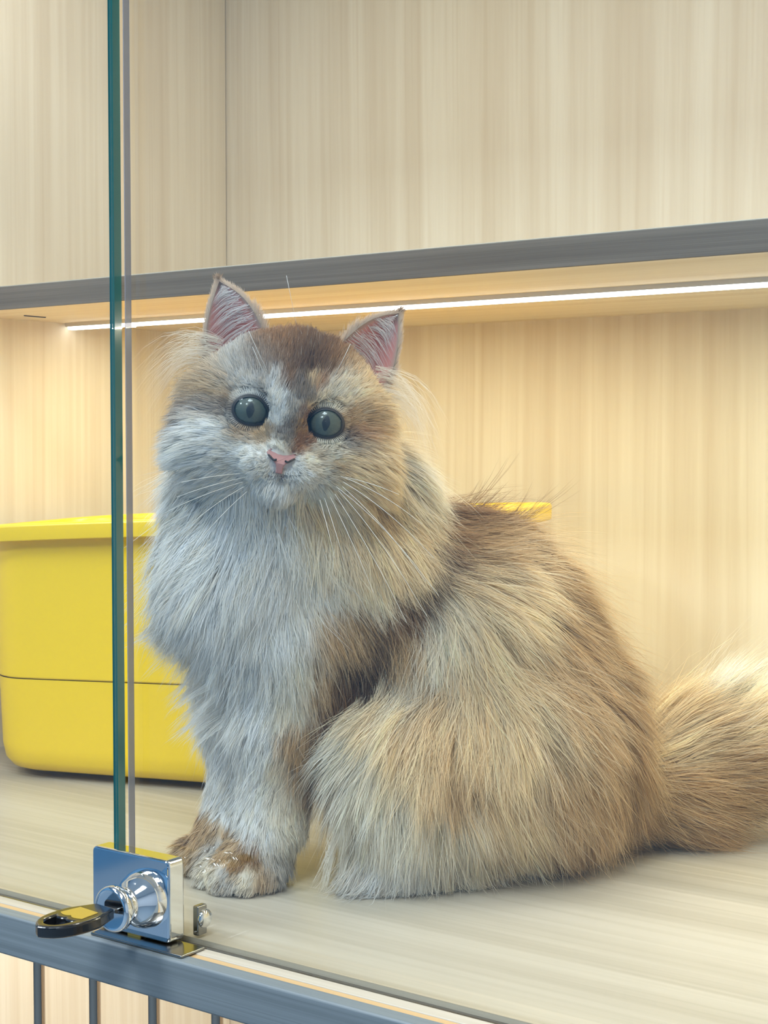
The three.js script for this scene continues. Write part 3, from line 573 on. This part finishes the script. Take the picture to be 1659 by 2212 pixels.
// area-weighted picker over triangles
function picker(geo, weight) {
  const p = geo.attributes.position.array, nn = geo.attributes.normal.array, ix = geo.index.array, T = ix.length / 3, cum = new Float64Array(T), grp = new Uint8Array(T);
  let sum = 0; const q = V(), n = V();
  for (let t = 0; t < T; t++) {
    const a = ix[t * 3] * 3, b = ix[t * 3 + 1] * 3, c = ix[t * 3 + 2] * 3;
    const ux = p[b] - p[a], uy = p[b + 1] - p[a + 1], uz = p[b + 2] - p[a + 2], vx = p[c] - p[a], vy = p[c + 1] - p[a + 1], vz = p[c + 2] - p[a + 2];
    const area = 0.5 * Math.hypot(uy * vz - uz * vy, uz * vx - ux * vz, ux * vy - uy * vx);
    q.set((p[a] + p[b] + p[c]) / 3, (p[a + 1] + p[b + 1] + p[c + 1]) / 3, (p[a + 2] + p[b + 2] + p[c + 2]) / 3);
    n.set(nn[a] + nn[b] + nn[c], nn[a + 1] + nn[b + 1] + nn[c + 1], nn[a + 2] + nn[b + 2] + nn[c + 2]).normalize();
    sdf(q.x, q.y, q.z); grp[t] = nearGroup;
    sum += area * weight(q, n, nearGroup); cum[t] = sum;
  }
  return (outP, outN) => {
    const x = rnd() * sum; let lo = 0, hi = T - 1;
    while (lo < hi) { const m = (lo + hi) >> 1; if (cum[m] < x) lo = m + 1; else hi = m; }
    let u = rnd(), v = rnd(); if (u + v > 1) { u = 1 - u; v = 1 - v; }
    const a = ix[lo * 3] * 3, b = ix[lo * 3 + 1] * 3, c = ix[lo * 3 + 2] * 3, w = 1 - u - v;
    outP.set(p[a] * w + p[b] * u + p[c] * v, p[a + 1] * w + p[b + 1] * u + p[c + 1] * v, p[a + 2] * w + p[b + 2] * u + p[c + 2] * v);
    outN.set(nn[a] * w + nn[b] * u + nn[c] * v, nn[a + 1] * w + nn[b + 1] * u + nn[c + 1] * v, nn[a + 2] * w + nn[b + 2] * u + nn[c + 2] * v).normalize();
    return grp[lo];
  };
}
const view = V(0, 0.05, 1).normalize();
const facing = (n) => 0.22 + 0.78 * smooth(n.dot(view), -0.55, 0.05);
const nearEye = (q) => { tmpL.copy(q).applyMatrix4(headI); for (const e of EYES) if (Math.hypot((tmpL.x - e.x) / 0.0116, (tmpL.y - e.y) / 0.0098) < 1 && tmpL.z > -0.02) return true; return Math.abs(tmpL.x) < 0.0060 && tmpL.y < -0.0205 && tmpL.y > -0.0285 && tmpL.z > 0.0; };
// grow hair of some groups: clumps, strands for each clump, segments, options
function grow(name, label, groups, clumps, per, segs, o) {
  const fur = new Fur(clumps * per, segs);
  const pick = picker(bodyGeo, (q, n, g) => groups.includes(g) ? facing(n) * (o.density ? o.density(q, n, g) : 1) * (g === HEAD && nearEye(q) ? 0 : 1) * (q.y < 0.004 ? 0 : 1) : 0);
  const P = V(), N = V(), G = V(), d0 = V(), cur = V(), step = V(), col = [0, 0, 0], cc = new Float64Array((segs + 1) * 3), pts = new Float64Array((segs + 1) * 3), grad = V();
  const c0 = [0, 0, 0], c1 = [0, 0, 0];
  for (let k = 0; k < clumps; k++) {
    const g = pick(P, N);
    coatFlow(P, g, N);
    const len = fo.len * (o.long ?? 1) * (0.82 + 0.36 * rnd()) * (1 + 0.22 * noise(P.x * 45, P.y * 45, P.z * 45)), lift = Math.max(0.08, fo.lift + (o.rise ?? 0) + 0.12 * gauss());
    const f1 = o.coarse ?? 30, f2 = o.fine ?? 95, amp = o.wander ?? 0.3;
    d0.copy(fo.d);
    d0.x += amp * (noise(P.x * f1 + 7, P.y * f1, P.z * f1) + 0.7 * noise(P.x * f2, P.y * f2 + 3, P.z * f2)) + 0.06 * gauss();
    d0.y += amp * 0.7 * (noise(P.x * f1, P.y * f1 + 31, P.z * f1) + 0.7 * noise(P.x * f2 + 13, P.y * f2, P.z * f2)) + 0.06 * gauss();
    d0.z += amp * 0.5 * (noise(P.x * f1, P.y * f1, P.z * f1 + 17) + 0.6 * noise(P.x * f2, P.y * f2, P.z * f2 + 5));
    d0.addScaledVector(N, -0.6 * Math.max(0, d0.dot(N)) ).normalize();
    // the clump's own curve: leaves the skin at the lift angle, then lies along the flow and sags
    cur.copy(P).addScaledVector(N, -0.0006);
    const sag = (o.sag ?? 0.25) * clamp(len / 0.045), bend = (o.bend ?? 0.22) * gauss(), side = V().crossVectors(d0, N);
    const wave = (o.wave ?? 0.26) * gauss(), ph = rnd() * 6.28;
    for (let s = 0; s <= segs; s++) {
      cc[s * 3] = cur.x; cc[s * 3 + 1] = cur.y; cc[s * 3 + 2] = cur.z;
      const t = (s + 0.5) / segs, li = lift * (1.55 - 1.3 * t);
      step.copy(d0).addScaledVector(N, li).addScaledVector(side, bend * t + wave * Math.sin(ph + 5.5 * t)); step.y -= sag * t;
      step.normalize().multiplyScalar(len / segs);
      cur.add(step);
      const q = sdf(cur.x, cur.y, cur.z), min = 0.0012 + 0.0035 * t * clamp(len / 0.03);
      if (q < min) { gradient(cur.x, cur.y, cur.z, grad); cur.addScaledVector(grad, (min - q) * 1.02); }
      if (cur.y < 0.0012) cur.y = 0.0012 + 0.001 * rnd();
    }
    coatColor(P, g, col);
    const spread = (o.spread ?? 0.0045), pull = (o.pull ?? 0.6) * (0.6 + 0.6 * rnd()), tone = 1 + 0.16 * gauss(), warm = 0.05 * gauss();
    for (let i = 0; i < per; i++) {
      // a root beside the clump's, kept in the skin's plane
      let rx = gauss() * spread, ry = gauss() * spread, rz = gauss() * spread; const dn = rx * N.x + ry * N.y + rz * N.z;
      rx -= dn * N.x; ry -= dn * N.y; rz -= dn * N.z;
      let x = P.x + rx, y = P.y + ry, z = P.z + rz;
      if (g === HEAD) { G.set(x, y, z); if (nearEye(G)) continue; }
      const q = sdf(x, y, z); x -= N.x * q; y -= N.y * q; z -= N.z * q;
      const ox = x - P.x, oy = y - P.y, oz = z - P.z, L = 0.55 + 0.5 * rnd(), jx = gauss() * len * (o.jitter ?? 0.07), jy = gauss() * len * (o.jitter ?? 0.07), jz = gauss() * len * (o.jitter ?? 0.07);
      for (let s = 0; s <= segs; s++) {
        const tt = s * L, a = Math.min(segs - 1, Math.floor(tt)), f = tt - a, t = s / segs, m = 1 - pull * t * (0.4 + 0.6 * t), e = t * t;
        for (let c = 0; c < 3; c++) { const b = cc[a * 3 + c] + (cc[a * 3 + 3 + c] - cc[a * 3 + c]) * f; pts[s * 3 + c] = b + (c === 0 ? ox * m + jx * e : c === 1 ? oy * m + jy * e : oz * m + jz * e); }
        if (pts[s * 3 + 1] < 0.0008) pts[s * 3 + 1] = 0.0008;
      }
      const v = tone * (1 + 0.14 * gauss()), lum = (col[0] + col[1] + col[2]) / 3;
      const dark = rnd() < (o.dark ?? 0.10) * (lum < 0.62 ? 1 : 0.25) ? 0.45 : 1, light = rnd() < (o.light ?? 0.12) * (lum < 0.3 ? 0.25 : 1) ? 0.35 : 0;
      for (let c = 0; c < 3; c++) {
        const w = c === 0 ? 1 + warm : c === 2 ? 1 - warm * 1.5 : 1, b = col[c] * v * w, li = b + (C.pale[c] - b) * light;
        c0[c] = clamp(li * 0.94 * (dark < 1 ? 0.8 : 1), 0.01, 0.92); c1[c] = clamp(li * dark * 1.04, 0.01, 0.93);
      }
      fur.strand(pts, N, (o.width ?? 0.00042) * (0.7 + 0.6 * rnd()), c0, c1);
    }
  }
  return fur.build(name, cat, label);
}
const guard = { jitter: 0.16, wander: 0.5, width: 0.00026, pull: 0, spread: 0.001, wave: 0.35, bend: 0.4 };
grow('body_fur', 'long cream and tan coat', [BODY], 4300, 26, 4, { spread: 0.0042, pull: 0.6, wander: 0.42, coarse: 24, sag: 0.30, width: 0.00038 });
grow('chest_fur', 'long white ruff', [CHEST], 2900, 26, 4, { spread: 0.0040, pull: 0.6, wander: 0.42, coarse: 26, sag: 0.35, dark: 0.05, width: 0.00038 });
grow('leg_fur', 'white and tan leg hair', [LEG], 3600, 12, 4, { spread: 0.0024, pull: 0.5, wander: 0.26, width: 0.00034, sag: 0.1 });
grow('tail_fur', 'bushy brown and cream tail hair', [TAIL], 1700, 26, 4, { spread: 0.0040, pull: 0.45, wander: 0.25, sag: 0.02, dark: 0.14, width: 0.00036 });
grow('head_fur', 'short face hair', [HEAD], 7000, 11, 4, { spread: 0.0017, pull: 0.45, wander: 0.22, coarse: 60, fine: 180, width: 0.00030, sag: 0.06, jitter: 0.06, density: (q) => { tmpL.copy(q).applyMatrix4(headI); return tmpL.z > -0.02 ? 1.6 : 0.7; } });
grow('guard_hair', 'fine loose outer hairs', [BODY, CHEST, TAIL, LEG], 12000, 2, 4, { ...guard, long: 1.25, rise: 0.22 });

// loose locks that stand off the coat: for each lock a root, a heading and a length; strands gather round the lock's curve
function wisps(name, label, locks, per, tint) {
  const fur = new Fur(locks.length * per, 5), pts = new Float64Array(18), n = V(0, 0.2, 1).normalize(), off = V();
  for (const [root, d, len, curl] of locks) for (let k = 0; k < per; k++) {
    off.set(gauss(), gauss(), gauss()).multiplyScalar(0.0026); const L = len * (0.55 + 0.5 * rnd()), jx = 0.10 * gauss(), jy = 0.10 * gauss();
    for (let s = 0; s <= 5; s++) { const t = s / 5, q = 1 - 0.8 * t; pts[s * 3] = root.x + off.x * q + (d.x + jx * t) * L * t + curl.x * L * t * t; pts[s * 3 + 1] = Math.max(0.001, root.y + off.y * q + (d.y + jy * t) * L * t + curl.y * L * t * t); pts[s * 3 + 2] = root.z + off.z * q + d.z * L * t; }
    const v = 0.8 + 0.35 * rnd();
    fur.strand(pts, n, 0.00026, tint[0].map((x) => Math.min(0.92, x * v)), tint[1].map((x) => Math.min(0.92, x * v)));
  }
  fur.build(name, cat, label);
}
{
  const up = [], left = [], seat = [];
  for (let k = 0; k < 30; k++) up.push([at(935 + 130 * rnd(), 1140 + 30 * rnd(), 0.992 + 0.01 * gauss()), V(0.86 + 0.12 * gauss(), 0.40 + 0.16 * gauss(), 0.1 * gauss()).normalize(), 0.034 + 0.050 * rnd() * rnd(), V(-0.2 * rnd(), 0.25 * rnd(), 0)]);
  wisps('withers_tuft', 'dark wispy tuft over the shoulders', up, 13, [[0.46, 0.32, 0.19], [0.26, 0.17, 0.10]]);
  for (let k = 0; k < 34; k++) { const t = k / 33, v = 1140 + 420 * t; left.push([at(425 + 55 * t + 14 * gauss(), v, 0.952 + 0.008 * gauss()), V(-0.85 + 0.1 * gauss(), -0.45 + 0.2 * gauss() - 0.1 * t, 0.1 * gauss()).normalize(), (0.034 + 0.016 * rnd()) * (1 - 0.25 * t), V(0.10 * rs(), -0.30 * rnd() - 0.08, 0)]); }
  wisps('chest_wisps', 'loose white locks at the edge of the chest', left, 22, [[0.86, 0.83, 0.78], [0.90, 0.88, 0.85]]);
  for (let k = 0; k < 26; k++) { const t = rnd(), f = at(700 + 480 * t, 1800 + 60 * rnd(), 0.918 + 0.035 * t * t); seat.push([f, V(-0.25 + 0.55 * t + 0.15 * gauss(), -0.9, 0.25 + 0.15 * gauss()).normalize(), 0.026 + 0.014 * rnd(), V(0.3 * rs(), 0.12, 0)]); }
  wisps('haunch_wisps', 'pale locks trailing from the haunch to the deck', seat, 22, [[0.84, 0.78, 0.68], [0.88, 0.84, 0.76]]);
}

// ---- ears: thin cupped shells
const earSkin = phys({ vertexColors: true, roughness: 1, transmission: 0.45, thickness: 0 });
const earGeos = [];
for (const sx of [-1, 1]) {
  const U = 28, W = 18, O = V(0.0520, 0.0160, -0.046), I = V(0.0205, 0.0440, -0.034), T = V(0.0545, 0.0735, -0.040);
  const edgeO = (t) => V().lerpVectors(O, T, t).add(V(0.0040 * Math.sin(Math.PI * t), 0, 0.004 * Math.sin(Math.PI * t)));
  const edgeI = (t) => V().lerpVectors(I, T, t).add(V(-0.0015 * Math.sin(Math.PI * t), 0.0052 * Math.sin(Math.PI * t), 0.003 * Math.sin(Math.PI * t)));
  const surf = (s, t, off) => {
    const tt = Math.pow(t, 0.92), p = V().lerpVectors(edgeO(tt), edgeI(tt), s), q = 1 - (2 * s - 1) ** 2;
    p.z -= (0.017 * Math.pow(1 - tt, 0.6) * q + off * (0.35 + 0.65 * q));
    p.x *= sx; return p;
  };
  const pos = [], col = [], idx = [];
  for (const side of [0, 1]) for (let j = 0; j <= U; j++) for (let i = 0; i <= W; i++) {
    const s = i / W, t = -0.12 + 1.12 * j / U, p = surf(s, Math.max(0, t), side * 0.0016);
    if (t < 0) p.y += t * 0.08;
    p.applyMatrix4(headM); pos.push(p.x, p.y, p.z);
    const e = Math.min(s, 1 - s) * 2, rim = smooth(e, 0.0, 0.22) * smooth(1 - t, 0.02, 0.2);
    const inn = [0.88, 0.42, 0.38], cr = [0.70, 0.54, 0.43];
    for (let c = 0; c < 3; c++) col.push(side ? 0.75 * cr[c] : cr[c] + (inn[c] - cr[c]) * rim);
  }
  const K = (U + 1) * (W + 1), q = (a, b, c, d) => (sx > 0) ? idx.push(a, c, b, b, c, d) : idx.push(a, b, c, b, d, c);
  for (let j = 0; j < U; j++) for (let i = 0; i < W; i++) { const a = j * (W + 1) + i; q(a, a + 1, a + W + 1, a + W + 2); q(K + a + 1, K + a, K + a + W + 2, K + a + W + 1); }
  for (let j = 0; j < U; j++) { const a = j * (W + 1), b = a + W; q(K + a, a, K + a + W + 1, a + W + 1); q(b, K + b, b + W + 1, K + b + W + 1); }
  const g = new THREE.BufferGeometry(); g.setAttribute('position', new THREE.Float32BufferAttribute(pos, 3)); g.setAttribute('color', new THREE.Float32BufferAttribute(col, 3)); g.setIndex(idx); g.computeVertexNormals();
  const ear = mesh('ear', g, earSkin, cat); ear.userData = { label: 'pink lined ear with white inner hairs' };
  // inner hairs sweep outward from the inner edge; short hairs fringe the rim and clothe the back
  const fur = new Fur(7200, 5), pts = new Float64Array(18), put = (s, p) => { pts[s * 3] = p.x; pts[s * 3 + 1] = p.y; pts[s * 3 + 2] = p.z; };
  const nz = V(0, 0.1, 1).transformDirection(headM);
  for (let k = 0; k < 260; k++) { // long white hairs across the cup
    const lock = Math.floor(rnd() * 70), h = (x) => (hash3(lock, x, sx + 5) + 1) / 2;
    const t0 = 0.02 + 0.84 * h(1) + 0.03 * gauss(), s0 = 0.78 + 0.2 * h(2) + 0.02 * gauss(), s1 = 0.0 + 0.34 * h(3) + 0.10 * gauss(), up = 0.02 + 0.10 * h(4) + 0.03 * gauss(), out = 0.0025 + 0.0030 * rnd();
    for (let s = 0; s <= 5; s++) { const t = s / 5, p = surf(clamp(s0 + (s1 - s0) * t), clamp(t0 + up * Math.sin(t * 2.6) - 0.05 * t * t, 0, 0.97), -out * Math.sin(Math.PI * Math.min(1, t * 0.9 + 0.1))); p.applyMatrix4(headM); put(s, p); }
    const v = 0.9 + 0.1 * rnd(); fur.strand(pts, nz, 0.00024, [0.91 * v, 0.84 * v, 0.80 * v], [0.95 * v, 0.92 * v, 0.89 * v]);
  }
  for (let k = 0; k < 200; k++) { // long pale wisps from the outer root of the ear
    const lock = Math.floor(rnd() * 34), h = (x) => (hash3(lock, x, sx + 55) + 1) / 2, a = V(0.046 + 0.010 * h(1), 0.018 + 0.022 * h(2) + 0.002 * gauss(), -0.038 + 0.003 * gauss());
    const len = 0.022 + 0.028 * h(3), d = V(0.9 + 0.2 * gauss(), 0.35 * (h(4) - 0.2) + 0.12 * gauss(), 0.15 * gauss()), p = V();
    for (let s = 0; s <= 5; s++) { const t = s / 5; p.copy(a).addScaledVector(d, len * t); p.y -= len * (0.75 + 0.5 * h(5)) * t * t * t; p.x *= sx; p.applyMatrix4(headM); put(s, p); }
    fur.strand(pts, nz, 0.00022, [0.84, 0.76, 0.64], [0.90, 0.84, 0.74]);
  }
  for (let k = 0; k < 5200; k++) { // rim fringe and back
    const rim = rnd() < 0.55, s = rim ? (rnd() < 0.5 ? rnd() * 0.04 : 1 - rnd() * 0.04) : rnd(), t = Math.pow(rnd(), 0.9) * 0.99;
    const a = surf(s, t, rim ? 0.0008 : 0.0017), b = surf(s, Math.min(1, t + 0.08), rim ? 0.0008 : 0.0017), d = b.sub(a); if (d.lengthSq() < 1e-10) d.set(0, 1, 0); d.normalize();
    d.x += sx * (s < 0.5 ? 0.5 : -0.55) * (rim ? 1 : 0.1) + 0.15 * gauss(); d.y += 0.12 * gauss(); d.z += rim ? 0.15 * gauss() : -0.35; d.normalize();
    const len = (rim ? 0.0052 : 0.006) * (0.6 + 0.8 * rnd()) * (t < 0.3 ? 1.6 : 1), p = V();
    for (let q2 = 0; q2 <= 5; q2++) { p.copy(a).addScaledVector(d, len * q2 / 5); p.applyMatrix4(headM); put(q2, p); }
    const tip = smooth(t, 0.85, 1), c = rim ? [0.70 - 0.1 * tip, 0.57 - 0.12 * tip, 0.45 - 0.12 * tip] : [0.36, 0.25, 0.16];
    fur.strand(pts, nz, 0.00024, c, c.map((x) => x * 1.08));
  }
  fur.build('ear_fur', ear);
}

// ---- eyes
const eyeRim = phys({ color: rgb(0.018, 0.014, 0.013), roughness: 0.3 });
for (const e of EYES) {
  const side = Math.sign(e.x), R = 0.0125;
  const grp = (geo) => { geo.translate(e.x, e.y, e.z); geo.applyMatrix4(headM); return geo; };
  const ball = new THREE.SphereGeometry(R - 0.0004, 40, 28); ball.rotateX(Math.PI / 2);
  const eye = mesh('eye', grp(ball), std({ color: rgb(0.02, 0.02, 0.02), roughness: 0.4 }), cat);
  eye.userData = { label: 'grey-green eye with a slit pupil' };
  // iris: a cap whose colour runs from a dark limbus ring to grey-green, with fine radial fibres
  const pos = [], col = [], idx = [], RI = 26, RA = 72, amax = 0.86;
  for (let j = 0; j <= RI; j++) for (let i = 0; i < RA; i++) {
    const a = amax * j / RI, ph = i / RA * Math.PI * 2, r = R - 0.00025, x = r * Math.sin(a) * Math.cos(ph), y = r * Math.sin(a) * Math.sin(ph), z = r * Math.cos(a);
    pos.push(x, y, z);
    const f = j / RI, ring = smooth(f, 0.80, 0.98), fib = 1 + 0.16 * hash3(i, j >> 3, 3), inner = 1 - smooth(f, 0.1, 0.6);
    const base = [0.054 + 0.020 * inner, 0.071 + 0.012 * inner, 0.056 - 0.006 * inner];
    for (let c = 0; c < 3; c++) col.push(base[c] * fib * (1 - 0.88 * ring));
  }
  for (let j = 0; j < RI; j++) for (let i = 0; i < RA; i++) { const a = j * RA + i, b = j * RA + (i + 1) % RA; idx.push(a, a + RA, b, b, a + RA, b + RA); }
  const ig = new THREE.BufferGeometry(); ig.setAttribute('position', new THREE.Float32BufferAttribute(pos, 3)); ig.setAttribute('color', new THREE.Float32BufferAttribute(col, 3)); ig.setIndex(idx); ig.computeVertexNormals();
  const iris = mesh('iris', grp(ig), std({ vertexColors: true, roughness: 0.5 }), eye); iris.userData = { label: 'grey-green iris' };
  // slit pupil: a pointed lens shape laid on the ball
  const pp = [], pi = [], PN = 40, PR = 6; pp.push(0, 0, R + 0.00005);
  for (let k = 1; k <= PR; k++) for (let i = 0; i < PN; i++) { const a = i / PN * Math.PI * 2, f = k / PR, y = 0.0046 * f * Math.sin(a), x = 0.0024 * f * Math.cos(a) * (1 - 0.35 * Math.abs(Math.sin(a))); pp.push(x, y, Math.sqrt((R + 0.00005) ** 2 - x * x - y * y)); }
  for (let i = 0; i < PN; i++) { pi.push(0, i + 1, (i + 1) % PN + 1); for (let k = 0; k < PR - 1; k++) { const a = 1 + k * PN + i, b = 1 + k * PN + (i + 1) % PN; pi.push(a, a + PN, b, b, a + PN, b + PN); } }
  const pg = new THREE.BufferGeometry(); pg.setAttribute('position', new THREE.Float32BufferAttribute(pp, 3)); pg.setIndex(pi); pg.computeVertexNormals();
  mesh('pupil', grp(pg), std({ color: rgb(0.004, 0.006, 0.008), roughness: 0.5 }), eye);
  const cg = new THREE.SphereGeometry(R + 0.0004, 48, 32); mesh('cornea', grp(cg), phys({ color: rgb(1, 1, 1), transmission: 1, roughness: 0, thickness: 0, ior: 1.38 }), eye);
  // lids: a dark margin hugging the ball, drawn out at the inner corner, then skin that runs under the surrounding fur
  const LA = 72, LR = 7, lp = [], lc = [], lidx = [], q = V(), cc = [0, 0, 0];
  for (let k = 0; k < LR; k++) for (let i = 0; i < LA; i++) {
    const a = i / LA * Math.PI * 2, inner = Math.max(0, Math.cos(a) * -side), up = Math.max(0, Math.sin(a));
    let x = 0.0094 * Math.cos(a), y = 0.0074 * Math.sin(a) * (1 + 0.04 * up);
    x *= 1 + 0.12 * Math.pow(inner, 6); y -= 0.0020 * Math.pow(inner, 3);
    const f = [0, 0.0006, 0.0012, 0.0018, 0.0030, 0.0046, 0.0068][k], l = Math.hypot(x, y); x *= (l + f) / l; y *= (l + f) / l;
    const zb = Math.sqrt(Math.max(0, (R + 0.0005) ** 2 - Math.min(x * x + y * y, 0.0119 ** 2)));
    // depth of the skin below this point, found by stepping back along the line of sight of the head
    let zs = 0.02; for (let n = 0; n < 60; n++) { q.set(e.x + x, e.y + y, e.z + zs).applyMatrix4(headM); const d = sdf(q.x, q.y, q.z); if (d < 0.0002) break; zs -= Math.max(0.0002, d * 0.8); if (zs < -0.012) break; }
    const w = [0, 0.05, 0.15, 0.4, 0.7, 0.95, 1][k], zl = zb + [-0.0004, 0.0006, 0.0010, 0.0009, 0.0006, 0.0002, 0][k], z = zl + (Math.max(zs, zl - 0.006) - zl) * w - (k === 6 ? 0.0008 : 0), rr = x * x + y * y, zk = rr < R * R ? Math.sqrt(R * R - rr) + 0.0007 : -1, zz = Math.max(z, zk);
    lp.push(x, y, zz);
    q.set(e.x + x, e.y + y, e.z + zz).applyMatrix4(headM); coatColor(q, HEAD, cc);
    const dk = 1 - smooth(k, 2.4, 4.0), m = [0.020, 0.016, 0.015];
    for (let n = 0; n < 3; n++) lc.push(cc[n] * 0.85 + (m[n] - cc[n] * 0.85) * dk);
  }
  for (let k = 0; k < LR - 1; k++) for (let i = 0; i < LA; i++) { const a = k * LA + i, b = k * LA + (i + 1) % LA; lidx.push(a, a + LA, b, b, a + LA, b + LA); }
  const lg = new THREE.BufferGeometry(); lg.setAttribute('position', new THREE.Float32BufferAttribute(lp, 3)); lg.setAttribute('color', new THREE.Float32BufferAttribute(lc, 3)); lg.setIndex(lidx); lg.computeVertexNormals();
  { // short hairs on the lids, combed away from the eye
    const fur = new Fur(2400, 3), pts = new Float64Array(12), n = V(0, 0, 1).transformDirection(headM), p = V(), o = V(), nn = V();
    for (let h = 0; h < 2400; h++) {
      const k = 2.7 + 3.2 * rnd(), k0 = Math.floor(k), f = k - k0, i = Math.floor(rnd() * LA), A = (k0 * LA + i) * 3, B = (Math.min(LR - 1, k0 + 1) * LA + i) * 3;
      o.set(lp[A] + (lp[B] - lp[A]) * f, lp[A + 1] + (lp[B + 1] - lp[A + 1]) * f, lp[A + 2] + (lp[B + 2] - lp[A + 2]) * f);
      const r = Math.hypot(o.x, o.y), d = V(o.x / r + 0.25 * gauss() + 0.25 * side, o.y / r + 0.25 * gauss(), 0.45 + 0.2 * gauss()).normalize(), len = 0.0017 + 0.0012 * (k - 2.5) + 0.0014 * rnd();
      p.copy(o).add(e).applyMatrix4(headM); coatColor(p, HEAD, cc);
      for (let s = 0; s <= 3; s++) { const t = s / 3; p.copy(o).addScaledVector(d, len * t); p.z -= len * 0.25 * t * t; p.add(e).applyMatrix4(headM); pts[s * 3] = p.x; pts[s * 3 + 1] = p.y; pts[s * 3 + 2] = p.z; }
      const v = 0.85 + 0.3 * rnd(); nn.copy(n); fur.strand(pts, nn, 0.00026, cc.map((x) => Math.min(0.9, x * v)), cc.map((x) => Math.min(0.92, x * v * 1.05)));
    }
    fur.build('lid_fur', eye);
  }
  mesh('eyelid', grp(lg), std({ vertexColors: true, roughness: 0.55 }), eye);
}
// ---- nose, mouth, whiskers
{
  const s = new THREE.Shape(); s.moveTo(0, -0.0092); s.lineTo(0.0013, -0.0090); s.bezierCurveTo(0.0012, -0.0055, 0.0018, -0.0042, 0.0034, -0.0030); s.bezierCurveTo(0.0052, -0.0016, 0.0068, -0.0002, 0.0082, 0.0012); s.bezierCurveTo(0.0074, 0.0040, 0.0040, 0.0050, 0, 0.0048);
  s.bezierCurveTo(-0.0040, 0.0050, -0.0074, 0.0040, -0.0082, 0.0012); s.bezierCurveTo(-0.0068, -0.0002, -0.0052, -0.0016, -0.0034, -0.0030); s.bezierCurveTo(-0.0018, -0.0042, -0.0012, -0.0055, -0.0013, -0.0090); s.closePath();
  const g = new THREE.ExtrudeGeometry(s, { depth: 0.0030, bevelEnabled: true, bevelThickness: 0.0012, bevelSize: 0.0006, bevelSegments: 4, curveSegments: 10 });
  const p = g.attributes.position; for (let i = 0; i < p.count; i++) { const x = p.getX(i), y = p.getY(i); p.setZ(i, p.getZ(i) - x * x * 55 + (y < -0.003 ? (y + 0.003) * 0.35 : -Math.max(0, y) * 0.75)); }
  g.computeVertexNormals(); g.translate(0, -0.0230, 0.0178); g.applyMatrix4(headM);
  const nose = mesh('nose', g, std({ color: rgb(0.40, 0.20, 0.185), roughness: 0.75 }), cat); nose.userData = { label: 'dusty pink nose' };
  for (const sx of [-1, 1]) {
    const c = new THREE.CatmullRomCurve3([V(sx * 0.0024, -0.0250, 0.0219), V(sx * 0.0040, -0.0254, 0.0215), V(sx * 0.0057, -0.0243, 0.0203), V(sx * 0.0074, -0.0230, 0.0182)]);
    const t = new THREE.TubeGeometry(c, 16, 0.00065, 8); t.applyMatrix4(headM); mesh('nostril', t, eyeRim, nose);
  }
  const mc = new THREE.CatmullRomCurve3([V(-0.0085, -0.0362, 0.0122), V(-0.0040, -0.0350, 0.0150), V(0, -0.0338, 0.0158), V(0.0040, -0.0350, 0.0150), V(0.0085, -0.0362, 0.0122)]);
  const mg = new THREE.TubeGeometry(mc, 32, 0.0007, 8); mg.applyMatrix4(headM); mesh('mouth', mg, std({ color: rgb(0.10, 0.055, 0.05), roughness: 0.6 }), cat);
  const wm = phys({ color: rgb(0.80, 0.79, 0.76), roughness: 0.45 });
  const rows = [];
  for (const [u, v, du, dv, sag] of [[735, 1028, 170, 60, 40], [740, 1040, 190, 110, 50], [738, 1050, 175, 150, 50], [730, 1058, 185, 205, 60], [722, 1066, 150, 230, 40], [712, 1072, 90, 180, 20], [745, 1030, 110, 20, 15], [700, 1075, 40, 120, 10], [690, 1078, 30, 110, 10], [725, 1050, 215, 160, 70],
    [530, 1030, -140, 25, 15], [525, 1040, -165, 45, 20], [528, 1050, -130, 70, 25], [520, 1022, -120, 5, 12], [535, 1060, -120, 100, 30],
    [585, 815, -45, -85, -10], [578, 820, -30, -60, -6], [715, 825, 40, -70, -8], [640, 700, -20, -90, -6]]) rows.push([u, v, du, dv, sag]);
  for (const [u, v, du, dv, sag] of rows) {
    const pt = (t) => { const q = hpx([u + du * t, v + dv * t + sag * t * t]); return V(q.x, q.y, (v < 900 ? 0.006 : 0.010) + 0.020 * Math.sin(t * 2.2) * (v < 900 ? 0.6 : 1)); };
    const c = new THREE.CatmullRomCurve3([0, 0.2, 0.45, 0.7, 1].map(pt)), g2 = new THREE.TubeGeometry(c, 20, 0.00012, 5);
    g2.applyMatrix4(headM); mesh('whisker', g2, wm, cat);
  }
}

scene.traverse((o) => { if (o.isLight) o.castShadow = true; });
scene.add(camera);
renderer.render(scene, camera);
